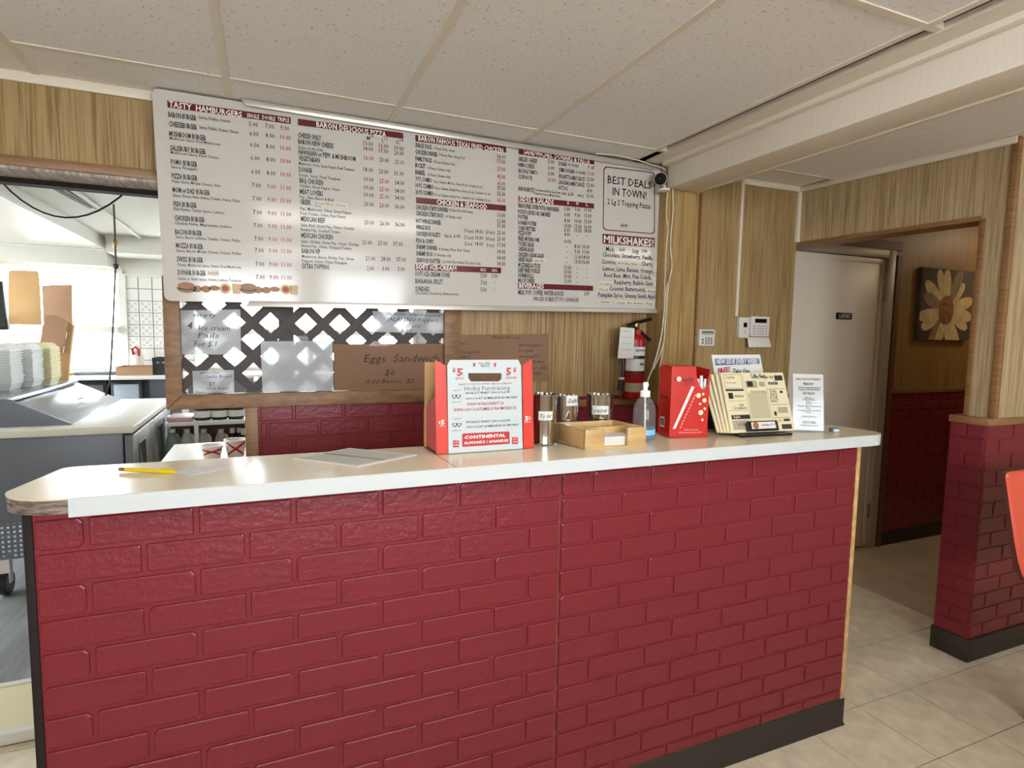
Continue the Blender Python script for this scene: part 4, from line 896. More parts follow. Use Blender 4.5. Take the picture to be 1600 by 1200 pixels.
# flattened cardboard boxes propped in front of the window
def sheet(nm, px, y, m, lab, th=.012, lean=.06):
    pts = [at(a, b_, 'y', y) for a, b_ in px]; zt_ = max(p.z for p in pts); zb_ = min(p.z for p in pts)
    pts = [Vector((p.x, p.y+lean*(p.z-zb_)/(zt_-zb_), p.z)) for p in pts]
    t = thing(nm, lab, 'cardboard', (sum(p.x for p in pts)/len(pts), y, zb_))
    MB().prism(pts, (0, th, 0)).build('sheet', m, t); return t, pts
LZ = 1.462
def ledge_sheet(px, m, lab):
    y = KB-.095; pts = [at(a, b_, 'y', y) for a, b_ in px]; zb_ = min(p.z for p in pts)
    pts = [Vector((p.x, y+.05*(p.z-zb_)/.4, max(p.z, LZ) if p.z > zb_+.1 else LZ)) for p in pts]
    t = thing('cardboard_sheet', lab, 'cardboard', (sum(p.x for p in pts)/len(pts), y, LZ)); MB().prism(pts, (0, .01, 0)).build('sheet', m, t, bevel=.003)
ledge_sheet([(14, 503), (12, 480), (9, 424), (12, 421), (54, 422), (57, 426), (60, 450), (65, 503)], M['card_tan'], 'tan flattened cardboard box with rounded corner, against the left window pane')
ledge_sheet([(67.5, 503), (63, 450), (63, 446), (80, 444.5), (110, 444), (113, 503)], M['card'], 'brown square cardboard piece leaning in the middle of the window')
cy_ = 3.46; q_ = lambda *p: [at(x, y, 'y', cy_) for x, y in p]
t = thing('cardboard_box', 'folded brown cardboard box standing behind the foam containers', 'cardboard', (-2.1, cy_, 1.081))
MB().prism(q_((61, 543), (68, 505), (72, 492), (92, 493), (106, 504), (97, 552), (80, 548)), (.0, .02, 0)).build('lid_flap', M['card'], t)
b = MB(); pts = q_((78, 546), (97, 552), (106, 504), (113, 508), (107, 560), (104, 590), (92, 596), (88, 590)); pts[-1].z = pts[-2].z = pts[-3].z = 1.0805
b.prism([p+Vector((0, .021, 0)) for p in pts], (.0, .03, 0)).build('side_panel', M['card_tan'], t)
# dark screen at the far left
p0, p1 = at(-14, 520, 'y', 4.6), at(14, 438, 'y', 4.6)
t = thing('wall_screen', 'dark tilted screen at the left edge of the kitchen window', 'screen', (p0.x, 4.6, p0.z))
MB().prism([at(x, y, 'y', 4.6) for x, y in ((-30, 516), (13, 515), (3, 440), (-30, 436))], (0, .05, 0)).build('casing', M['black_plastic'], t, bevel=.006)
MB().prism([at(x, y, 'y', 4.598) for x, y in ((-28, 512), (9, 511), (0, 444), (-28, 441))], (0, .001, 0)).build('display', M['lcd'], t)
MB().box(p0.x-.25, 4.652, p0.z+.1, p0.x-.22, 5.5, p0.z+.14).build('bracket', M['black_plastic'], t)

for k, (x, y) in enumerate(((-.35, 2.6), (-.35, 4.3), (-3.3, 2.4))):  # out-of-view lamps added to brighten the kitchen
    t = thing('ceiling_lamp', ('unseen fill light added on the kitchen ceiling near the menu wall', 'unseen fill light added on the kitchen ceiling near the window wall', 'unseen fill light added on the low kitchen soffit at far left')[k], 'lamp', (x, y, 2.2))
    zc_ = 2.299 if x > -2 else 2.184
    MB().box(x-.6, y-.09, zc_-.04, x+.6, y+.09, zc_).build('housing', M['white_paint'], t, bevel=.005)
    MB().box(x-.58, y-.07, zc_-.055, x+.58, y+.07, zc_-.0405).build('lens', M['fill_cool'], t)
# ceiling conduit, cable and pull cord of the kitchen
q0, q1 = at(103, 290, 'z', 2.28), at(227, 378, 'z', 2.28)
xc = (q0.x+q1.x)/2
t = thing('ceiling_conduit', 'cream conduit and thin cables running along the kitchen ceiling', 'conduit', (xc, 3.5, 2.28))
MB().tube([(xc, 1.4, 2.285), (xc, 4.98, 2.285)], .014, 8).build('pipe', M['plaster'], t, smooth=True)
for dx in (-.06, -.1, -.17, -.21): MB().tube([(xc+dx, 1.4, 2.294), (xc+dx*.7, 2.6, 2.294), (xc+dx*.35, 3.6, 2.294)], .0055, 6).build('cable', M['seam'], t, smooth=True)
pts = []
for k in range(13):
    u = k/12; pts.append(at(0+205*u, 282+ (335-282)*4*u*(1-u)*1.0 + (292-282)*u, 'y', 2.2))
pts = [Vector((p.x, 2.2+.0*k, min(p.z, 2.29))) for k, p in enumerate(pts)]
tag(MB().tube(pts, .0045, 6).build('hanging_cable', M['dark_trim'], smooth=True), 'dark cable sagging below the kitchen ceiling', 'cable')
yc = 3.4; ps = [at(x, y, 'y', yc) for x, y in ((179, 352), (180, 385), (181, 410), (179, 450), (177, 500), (174, 560), (171, 596), (165, 618))]
t = thing('pull_cord', 'grey cord with black ball hanging from the kitchen ceiling', 'cord', ps[0])
MB().tube([Vector((ps[0].x, yc, 2.3))]+ps, .006, 6).build('cord', M['seam'], t, smooth=True)
MB().lathe((ps[1].x, yc, ps[1].z-.02), [(.008, 0), (.014, .01), (.014, .06), (.006, .07)], 10).build('connector', M['brass'], t, smooth=True)
k_ = at(181, 416, 'y', yc); MB().lathe((k_.x, yc, k_.z-.02), [(.004, 0), (.018, .008), (.021, .02), (.018, .032), (.004, .04)], 14).build('ball', M['black_plastic'], t, smooth=True)

# low shelf with jugs behind the wall, seen under the lattice
sh = thing('storage_shelf', 'white open shelf unit with brown back behind the counter', 'shelf', (-1.1, 3.2, .035))
sx0, sx1 = -1.40, -.85
for z in (.40, .80): MB().box(sx0, 3.0, z, sx1, 3.36, z+.022).build('shelf_board', M['white_paint'], sh)
for x, ya, yb in ((sx0-.025, 3.27, 3.36), (at(303, 650, 'y', 3.0).x, 2.99, 3.02), (sx1, 2.99, 3.36)): MB().box(x, ya, .035, x+.025, yb, .83 if x < sx1 else 1.1).build('upright', M['white_paint'], sh)
MB().box(sx0, 3.361, .035, sx1+.025, 3.37, .82).build('back_panel', mat('brown_back_board', srgb(120, 96, 68), .7), sh)
jl = ['greenish plastic jug, first from the left on the shelf', 'milky jug, second on the shelf, left of the upright', 'milky jug, just right of the white shelf upright', 'milky jug, rightmost of the four on the shelf']
for k, (px, m) in enumerate(((269, 'jug_green'), (292, 'jug'), (318, 'jug'), (345, 'jug'))):
    c = at(px, 671, 'y', 3.12); t = thing('plastic_jug', jl[k], 'jug', (c.x, 3.12, .4225), group='jugs on the low shelf')
    zt_ = c.z-.4225
    MB().lathe((c.x, 3.12, .4225), [(.042, 0), (.045, .01), (.045, zt_-.12), (.039, zt_-.07), (.026, zt_-.03), (.02, zt_-.02)], 16).build('jug_body', M[m], t, smooth=True)
    MB().lathe((c.x, 3.12, .4225+zt_-.02), [(.02, 0), (.02, .024)], 12).build('cap', M['white_plastic'], t, smooth=True)
    MB().tube([(c.x+.03, 3.09, .4225+zt_-.03), (c.x+.046, 3.085, .4225+zt_-.06), (c.x+.05, 3.08, .4225+zt_-.13)], .009, 8).build('handle', M[m], t, smooth=True)
for k, px in enumerate((363, 374)):
    c = at(px, 668, 'y', 3.1); t = thing('sauce_bottle', ('left' if k == 0 else 'right')+' dark sauce bottle with white cap on the low shelf', 'bottle', (c.x, 3.1, .4225))
    MB().lathe((c.x, 3.1, .4225), [(.03, 0), (.03, .2), (.015, .27), (.015, .3)], 12).build('bottle_body', M['crate'], t, smooth=True)
    MB().lathe((c.x, 3.1, .7225), [(.018, 0), (.018, .035)], 12).build('cap', M['white_plastic'], t, smooth=True)
c = Vector((sx1-.045, 3.05, 0)); t = thing('spray_bottle', 'white spray bottle at the right end of the low shelf', 'bottle', (c.x, 3.05, .4225))
MB().lathe((c.x, 3.05, .4225), [(.038, 0), (.04, .02), (.04, .2), (.016, .26), (.016, .29)], 14).build('bottle_body', M['white_plastic'], t, smooth=True)
MB().box(c.x-.045, 3.035, .712, c.x+.02, 3.065, .76).build('trigger_head', M['white_plastic'], t, bevel=.006)
tl = ['black tub with pale label, left of three on the shelf', 'black tub with pale label, middle of three on the shelf', 'black tub with pale label, right of three on the shelf']
for k, px in enumerate((317, 343, 369)):
    c = at(px, 650, 'y', 3.12); t = thing('plastic_tub', tl[k], 'tub', (c.x, 3.12, .8225), group='tubs on the shelf top')
    MB().lathe((c.x, 3.12, .8225), [(.05, 0), (.056, .012), (.056, .07), (.052, .085)], 18).build('tub_body', M['black_plastic'], t, smooth=True)
    MB().lathe((c.x, 3.12, .8225), [(.0565, .02), (.0566, .065)], 18, cap=False).build('label', M['paper'], t, smooth=True)
tag(MB().box(-1.39, 3.05, .8225, -1.24, 3.3, .85).build('pink_tray', mat('dusty_pink', srgb(176, 140, 142), .5), bevel=.006), 'flat dusty pink tray on the left of the shelf', 'tray')
# low white table and the red paper cups
tb = thing('side_table', 'white topped low table just behind the service counter', 'table', (-1.0, 1.75, .035))
MB().box(-1.235, 1.40, .80, -.83, 2.15, .83).build('tabletop', M['white_paint'], tb, bevel=.005)
for x, y in ((-1.2, 1.44), (-.87, 1.44), (-1.2, 2.1), (-.87, 2.1)): MB().box(x-.02, y-.02, .036, x+.02, y+.02, .80).build('leg', M['white_paint'], tb)
for k, (px, py, hh) in enumerate(((331, 697, .095), (368, 688, .12))):
    c = at(px, py, 'y', 1.72); t = thing('paper_cup', ('wide white cup with a dark red swirl, left one', 'white cup with red ribbon print, right one')[k]+' on the side table', 'cup', (c.x, 1.72, .83))
    h = c.z-.83
    MB().lathe((c.x, 1.72, .831), [(.038, 0), (.05, h), (.053, h), (.053, h+.005), (.048, h+.005), (.036, .004)], 24, cap=False).add([(c.x+.037*math.cos(R(15*i)), 1.72+.037*math.sin(R(15*i)), .834) for i in range(24)], [tuple(range(24))]).build('cup_body', M['cup_white'], t, smooth=True)
    sw = MB()
    for q in range(2):
        seg = []
        for i in range(13):
            u = i/12; a = R(-150+120*u) if q == 0 else R(-30-110*u); z = .01+(h-.014)*(u if k else math.sqrt(u)*.8); r_ = .0386+.012*(z/h)+.0005; wv = .012 if k else .009
            seg.append(((c.x+r_*math.cos(a), 1.72+r_*math.sin(a), .831+z-wv/2), (c.x+r_*math.cos(a), 1.72+r_*math.sin(a), .831+min(z+wv/2, h))))
        vs = [p for s_ in seg for p in s_]; sw.add(vs, [(2*i, 2*i+2, 2*i+3, 2*i+1) for i in range(12)])
    sw.build('swirl_print', M['cup_red'], t)

# ------------------------------------------------------------------ things on the counter
Z0 = TOPZ+.0018
# folded card carrier
cb = thing('chocolate_carrier', 'red and white cardboard chocolate carrier box with handle hole, 5 dollar prices', 'box', (-.17, .22, Z0))
CYF = .152
P_ = lambda x, y, yy: at(x, y, 'y', yy)
xl, xr = at(682, 710, 'z', TOPZ).x, at(834, 701, 'z', TOPZ).x
side = [(.152, Z0), (.31, Z0), (.31, Z0+.105), (.155, at(678, 613, 'x', xl).z)]
for x_ in (xl, xr-.003): MB().prism([(x_, y, z) for y, z in side], (.003, 0, 0)).build('side_panel', M['box_red_side'], cb)
MB().box(xl, .307, Z0, xr, .31, Z0+.105).box(xl, .155, Z0, xr, .31, Z0+.003).build('tray_body', M['box_red_side'], cb)
for pts in ([(682, 710), (701, 709), (696.5, 571.5), (679.5, 562)], [(818, 702.5), (834.5, 701), (831, 561), (816.5, 571)]):
    q = [P_(x, y, CYF) for x, y in pts]; q[0].z = max(q[0].z, Z0); q[1].z = max(q[1].z, Z0); q[0].z = q[1].z = Z0
    MB().prism(q, (0, .003, 0)).build('wing', M['box_red'], cb)
wq = [P_(*a, CYF-.004) for a in ((701, 709.5), (816.8, 702.5), (814, 571), (809.5, 562), (703.5, 562.5), (698.8, 571))]
wq[0].z = wq[1].z = Z0
hq = [P_(*a, CYF-.004) for a in ((736, 596), (779.5, 596), (783.8, 592), (784, 583), (731.5, 583), (732, 591))]
# front panel with a real handle hole: four pieces round the hole, one mesh
b = MB(); n6 = []
def ptf(p): return (p.x, CYF-.004, p.z)
outer = [wq[0], wq[1], wq[2], wq[3], wq[4], wq[5]]; inner = [hq[0], hq[1], hq[2], hq[3], hq[4], hq[5]]
vs = [ptf(p) for p in outer]+[ptf(p) for p in inner]; vb = [(x, y+.003, z) for x, y, z in vs]
fs = [(0, 1, 7, 6), (1, 2, 9, 8, 7), (2, 3, 9), (3, 4, 10, 9), (4, 5, 10), (5, 0, 6, 11, 10)]
b.add(vs+vb, fs+[tuple(i+12 for i in f)[::-1] for f in fs]+[(i, (i+1) % 6, 12+(i+1) % 6, 12+i) for i in range(6)]+[(6+i, 18+i, 18+(i+1) % 6, 6+(i+1) % 6) for i in range(6)])
b.build('front_panel', M['carton_white'], cb)
q = [P_(x, y, .27) for x, y in ((663, 690), (690, 690), (690, 566), (664, 566))]; q[0].z = q[1].z = Z0
MB().prism(q, (0, .003, 0)).build('inner_flap', M['card_tan'], cb)
yy = CYF-.0052
def cbt(s, x0, y0, x1, cap, col, bold=.0):
    o = at(x0, y0, 'y', yy); e = at(x1, y0-.075*(x1-x0), 'y', yy)
    T(cb, s, o, (1, 0, .0), (0, 0, 1), cap*((o-CAM_P).dot(_f))/FPX, e.x-o.x, col, bold)
for a in (('$', 707, 581, 712, 6, 'inkred', .02), ('5', 714, 587, 724, 11, 'inkred', .03), ('EACH', 712, 593, 724, 3.4, 'inkred', .01), ('5', 791, 586, 799, 11, 'inkred', .03), ('$', 801.5, 580.5, 807, 6, 'inkred', .02), ('CHACUN', 790, 592, 807, 3.4, 'inkred', .01),
          ('PULL HERE', 748, 569.5, 766, 3, 'inkdark'), ('TIREZ ICI', 750, 573.5, 765, 3, 'inkdark'), ('THANK YOU FOR YOUR SUPPORT / MERCI DE VOTRE APPUI', 716, 602, 800, 2.6, 'inkred'), ('Holkij Fundraising', 726, 610.5, 797, 6.5, 'inkgrey'),
          ("WORLD'S FINEST CHOCOLATE", 727, 616, 796, 3.2, 'black', .01), ('CHOCOLAT LE MEILLEUR AU MONDE', 727, 624.5, 808, 3.2, 'black', .01), ('WWW.WORLDSFINEST.CA', 729, 634, 787, 4.6, 'inkred', .01), ('WWW.CHOCOLATLEMEILLEURAUMONDE.CA', 708.5, 643, 807, 4.6, 'inkred', .01),
          ("WORLD'S FINEST CHOCOLATE", 728, 661.5, 797, 3.2, 'black', .01), ('CHOCOLAT LE MEILLEUR AU MONDE', 728, 669, 810, 3.2, 'black', .01)): cbt(*a)
for s, x in (('a', 741), ('b', 773.5)):      # two small up arrows
    c = at(x, 570, 'y', yy); flat(cb, [c+Vector(v) for v in ((-.0025, 0, -.006), (.0025, 0, -.006), (.0025, 0, 0), (.005, 0, 0), (0, 0, .007), (-.005, 0, 0), (-.0025, 0, 0))], M['inkred'], 'arrow_print')
for cx, cy in ((713, 619), (714, 663.5)):    # twin heart emblem
    for dx in (-3.3, 3.3):
        c = at(cx+dx, cy, 'y', yy); h = [(0, -.0085), (.006, -.001), (.0062, .003), (.003, .005), (0, .0025), (-.003, .005), (-.0062, .003), (-.006, -.001)]
        b = MB(); b.add([c+Vector((x*1.15, 0, z)) for x, z in h]+[c+Vector((x*.75, 0, z*.68)) for x, z in h], [(k, (k+1) % 8, 8+(k+1) % 8, 8+k) for k in range(8)]); b.build('heart_print', M['black'], cb)
    cbt('DEPUIS 1949', cx-6, cy+10.5, cx+7, 1.8, 'black'); cbt('SINCE 1949', cx-5, cy-8, cx+6, 1.8, 'black')
rb = [at(x, y, 'y', yy) for x, y in ((722.2, 698.4), (796.5, 693.4), (796, 674), (722, 677.4))]
flat(cb, quad_r(rb[3], rb[2], rb[1], rb[0], .004), M['inkred'], 'red_plate')
yy -= .0006
cbt('CONTINENTAL', 725.5, 686, 790, 4.8, 'inkwhite', .03); cbt('ALMONDS / AMANDES', 725, 694.4, 794.5, 4.2, 'inkwhite', .02)
yy += .0006
for cx, cy in ((712.5, 693), (804.5, 688)):
    q = [at(cx+dx, cy+dy, 'y', yy) for dx, dy in ((-4.6, 6), (4.6, 5.6), (5, -4.5), (-4.6, -5))]; flat(cb, q, M['inkred'], 'badge_print')
    yy -= .0006; cbt('SOFT', cx-3.4, cy-.3, cx+3.6, 2.6, 'inkwhite'); cbt('CARE', cx-3.4, cy+3.8, cx+3.6, 2.6, 'inkwhite'); yy += .0006
yy = CYF-.0008
for a in (('$', 685, 662, 688.5, 4, 'inkwhite', .02), ('5', 689, 663.5, 694.8, 7, 'inkwhite', .03), ('EACH', 687.5, 666.8, 695, 2, 'inkwhite'), ('5', 820.5, 657.5, 826, 7, 'inkwhite', .03), ('$', 826.5, 655, 829, 4, 'inkwhite', .02), ('CHACUN', 819.5, 660.5, 829, 2, 'inkwhite')): cbt(*a)

# tins
def tin(cx, cy, r, h, lab, txt, ang, zl, lw, lh):
    t = thing('steel_tin', lab, 'tin', (cx, cy, Z0), group='steel tins on the counter')
    MB().lathe((cx, cy, Z0), [(r*.96, 0), (r, .002), (r, .008), (r*.99, .012), (r*.99, h-.012), (r, h-.008), (r, h), (r*.94, h), (r*.93, h-.01), (r*.93, .006)], 40, cap=False).add([(cx+r*.95*math.cos(R(9*i)), cy+r*.95*math.sin(R(9*i)), Z0+.003) for i in range(40)], [tuple(range(40))]).build('tin_body', M['chrome'], t, smooth=True)
    lb = MB(); n = 8
    for i in range(n+1):
        a = ang-lw/2/r+lw/r*i/n
        for z in (zl, zl+lh): lb.v.append((cx+(r+.0012)*math.cos(a), cy+(r+.0012)*math.sin(a), Z0+z))
    lb.f += [(2*i, 2*i+2, 2*i+3, 2*i+1) for i in range(n)]; lb.build('paper_label', M['paper'], t, smooth=True)
    d = Vector((math.cos(ang), math.sin(ang), 0)); rt = Vector((-d.y, d.x, 0)); o = Vector((cx, cy, Z0))+d*(r+.0022)-rt*lw*.4+Vector((0, 0, zl+lh*.3))
    T(t, txt, o, rt, (0, 0, 1), lh*.42, lw*.8, 'black', 0, .2)
va = lambda x, y: math.atan2(CAM_P.y-y, CAM_P.x-x)
tin(.047, .222, .045, .157, 'steel tin labelled Tip Jar beside the chocolate carrier', 'Tip Jar', va(.047, .22)+.22, .078, .046, .028)
c = at(883, 650, 'y', .285); tin(c.x, .285, .047, at(883, 618, 'y', .285).z-Z0, 'steel tin labelled Salt behind the wooden tray', 'Salt', va(c.x, .285)+.5, .112, .042, .034)
c2 = at(936, 650, 'y', .283); tin(c2.x, .283, .047, at(936, 616, 'y', .283).z-Z0, 'steel tin labelled Pepper behind the wooden tray', 'pepper', va(c2.x, .283)+.1, .078, .056, .03)

# wooden tray with slips
tr = thing('wooden_tray', 'small bamboo tray with notched front holding white slips', 'tray', (.22, .145, Z0))
ta, tb_, tcx = (.115, .066), (.098, .228), (.330, .060)
zt_ = at(915, 672, 'y', .067).z
ux = Vector((tcx[0]-ta[0], tcx[1]-ta[1], 0)); uy = Vector((tb_[0]-ta[0], tb_[1]-ta[1], 0)); A_ = Vector((ta[0], ta[1], 0))
def tray_box(u0, u1, v0, v1, z0, z1): 
    q = [A_+ux*u0+uy*v0, A_+ux*u1+uy*v0, A_+ux*u1+uy*v1, A_+ux*u0+uy*v1]; return MB().prism([(p.x, p.y, z0) for p in q], (0, 0, z1-z0))
tray_box(0, 1, 0, 1, Z0, Z0+.006).build('base', M['bamboo'], tr, bevel=.001)
tray_box(0, .055, 0.07, .93, Z0+.006, zt_).build('side_wall', M['bamboo'], tr, bevel=.001)
tray_box(.945, 1, 0.07, .93, Z0+.006, zt_).build('side_wall', M['bamboo'], tr, bevel=.001)
tray_box(0, 1, .93, 1, Z0+.006, zt_).build('back_wall', M['bamboo'], tr, bevel=.001)
tray_box(0, .31, 0, .069, Z0+.006, zt_).build('front_wall', M['bamboo'], tr, bevel=.001)
tray_box(.69, 1, 0, .069, Z0+.006, zt_).build('front_wall', M['bamboo'], tr, bevel=.001)
tray_box(.06, .94, .5, .55, Z0+.0065, zt_-.008).build('divider', M['bamboo'], tr)
for k in range(5):
    o_ = random.uniform(-.01, .01); t_ = tray_box(.33+o_, .86+o_, .09, .47, Z0+.0065+.0055*k, Z0+.0115+.0055*k).build('paper_slip', M['paper'])
    tag(t_, 'white paper slip in the pile inside the bamboo tray', 'paper', 'white slips in the bamboo tray')

# hand gel bottle
gx_, gy_ = .402, .172
sb = thing('sanitizer_bottle', 'clear pump bottle with a little blue hand gel left', 'bottle', (gx_, gy_, Z0))
MB().lathe((gx_, gy_, Z0), [(.032, 0), (.0375, .005), (.0375, .095), (.035, .112), (.026, .13), (.016, .14), (.0145, .148)], 28).build('bottle_body', M['bottle'], sb, smooth=True)
MB().lathe((gx_, gy_, Z0+.004), [(.034, 0), (.0362, .004), (.0362, .038)], 28).build('gel', M['gel'], sb, smooth=True)
MB().lathe((gx_, gy_, Z0), [(.0379, .018), (.0379, .036)], 28, cap=False).build('label', M['gel_label'], sb, smooth=True)
MB().lathe((gx_, gy_, Z0+.143), [(.0165, 0), (.0165, .019), (.013, .021), (.0075, .022), (.0075, .03), (.0085, .031), (.0085, .047), (.006, .049)], 20).build('pump_cap', M['pump'], sb, smooth=True)
MB().tube([(gx_, gy_, Z0+.185), (gx_+.02, gy_+.02, Z0+.186), (gx_+.03, gy_+.03, Z0+.178)], .0055, 8).build('nozzle', M['pump'], sb, smooth=True)
MB().tube([(gx_, gy_, Z0+.143), (gx_+.004, gy_, Z0+.02)], .003, 6).build('dip_tube', M['pump'], sb, smooth=True)

# red straw box
bA, bC, bB = Vector((.503, .166, 0)), Vector((.640, .135, 0)), Vector((.519, .252, 0))
hT = at(1048, 574, 'y', .166).z
stb = thing('straw_box', 'bright red straw dispenser box printed with a straw and bubbles', 'box', (bA.x, bA.y, Z0))
bD = bB+bC-bA; fd = (bC-bA); fl_n = fd.length; fd = fd.normalized(); fn = Vector((fd.y, -fd.x, 0))
def bp(u, z, off=0): p = bA+fd*u+fn*off; return Vector((p.x, p.y, Z0+z))
H = hT-Z0; Wd = fl_n
sc_ = [(Wd*.70, H*.99)]+[(Wd*.86+Wd*.16*math.cos(R(a)), H*.80+H*.13*math.sin(R(a))) for a in range(170, 331, 16)]+[(Wd*.985, H*.72), (Wd, H*.74)]
front = [(0, 0), (Wd, 0), (Wd, H*.96), (Wd*.97, H*.9)]
front = [(0, 0), (Wd, 0), (Wd, H*.97), (Wd*.965, H*.90), (Wd*.95, H*.76), (Wd*.90, H*.69), (Wd*.82, H*.69), (Wd*.74, H*.74), (Wd*.67, H*.84), (Wd*.64, H*.93), (Wd*.62, H), (0, H)]
MB().prism([bp(u, z) for u, z in front], -fn*.002).build('front_panel', M['straw_red'], stb)
dl = (bB-bA); zz = Vector((0, 0, Z0))
MB().prism([bA+zz, bB+zz, bB+zz+Vector((0, 0, H)), bA+zz+Vector((0, 0, H))], (.002, 0, 0)).build('side_panel', M['straw_red'], stb)
MB().prism([bC+zz, bD+zz, bD+zz+Vector((0, 0, H)), bC+zz+Vector((0, 0, H*.97))], (-.002, 0, 0)).prism([bB+zz, bD+zz, bD+zz+Vector((0, 0, H)), bB+zz+Vector((0, 0, H))], (0, -.002, 0)).build('back_panel', M['straw_red'], stb)
MB().prism([bA+zz+Vector((0, 0, H)), bp(Wd*.62, H), bB+zz+Vector((.085, -.004, H+.004)), bB+zz+Vector((0, 0, H+.006))], (0, 0, .002)).build('top_flap', M['straw_red'], stb)
for k in range(7):
    u = .72+.036*k; z_ = H*(.70+.045*((k*3) % 5)); p = bp(Wd*u, 0, -.014-.006*(k % 3))
    o_ = tag(MB().tube([(p.x, p.y, Z0+.01), (p.x, p.y, Z0+z_)], .0055, 8).build('wrapped_straw', M['straw'], smooth=True), 'paper-wrapped straw showing in the red box opening', 'straw', 'straws in the red box')
def sbt(s, u, z, cap, wd_, col, bold=0, off=.0012): T(stb, s, bp(u*Wd, z*H, off), fd, (0, 0, 1), cap, wd_*Wd, col, bold)
sbt('t', .08, .80, .017, .05, 'straw_ink', .03); sbt('uch', .29, .80, .016, .28, 'straw_ink', .03); sbt('STRAWS', .30, .755, .006, .24, 'straw_ink')
sbt('INDIVIDUALLY WRAPPED', .38, .10, .0035, .38, 'inkwhite'); sbt('Individually wrapped straws for hygiene and comfort', .25, .062, .0045, .6, 'inkwhite')
def sdisc(u, z, r, m, nm, off=.0014): flat(stb, [bp(u*Wd+r*math.cos(2*math.pi*i/14), z*H+r*math.sin(2*math.pi*i/14), off) for i in range(14)], m, nm)
sdisc(.19, .835, .0085, M['dot'], 'bubble_print')
for u, z, r in ((.72, .60, .0085), (.84, .62, .0045), (.88, .53, .0075), (.77, .48, .0042), (.9, .41, .0045), (.8, .355, .0088), (.85, .25, .0045)): sdisc(u, z, r, M['dot'], 'bubble_print')
flat(stb, [bp(u*Wd, z*H, .0013) for u, z in ((.08, .125), (.15, .125), (.60, .72), (.53, .735))], M['inkwhite'], 'straw_print')
for k in range(11): 
    t_ = k/11; u, z = .26+.38*t_, .13+.5*t_; flat(stb, [bp((u+a)*Wd, (z+c_)*H, .0013) for a, c_ in ((0, 0), (.026, .008), (.046, .034), (.02, .026))], M['dot'], 'dash_print')
sd = dl.normalized(); sn = Vector((-1, .0, 0))
def sp(v, z): p = bB-sd*v; return Vector((p.x-.0012, p.y, Z0+z))
T(stb, 'tōuch', sp(.014, H*.54), -sd, (0, 0, 1), .011, .055, 'straw_ink', .03)
flat(stb, [sp(v, z) for v, z in ((.018, H*.12), (.052, H*.12), (.052, H*.27), (.018, H*.27))], M['inkwhite'], 'barcode_label')
for k in range(9): flat(stb, [sp(v, z)+Vector((-.0006, 0, 0)) for v, z in ((.022+.003*k, H*.14), (.0232+.003*k+.0006*(k % 3), H*.14), (.0232+.003*k+.0006*(k % 3), H*.25), (.022+.003*k, H*.25))], M['black'], 'barcode_bar')

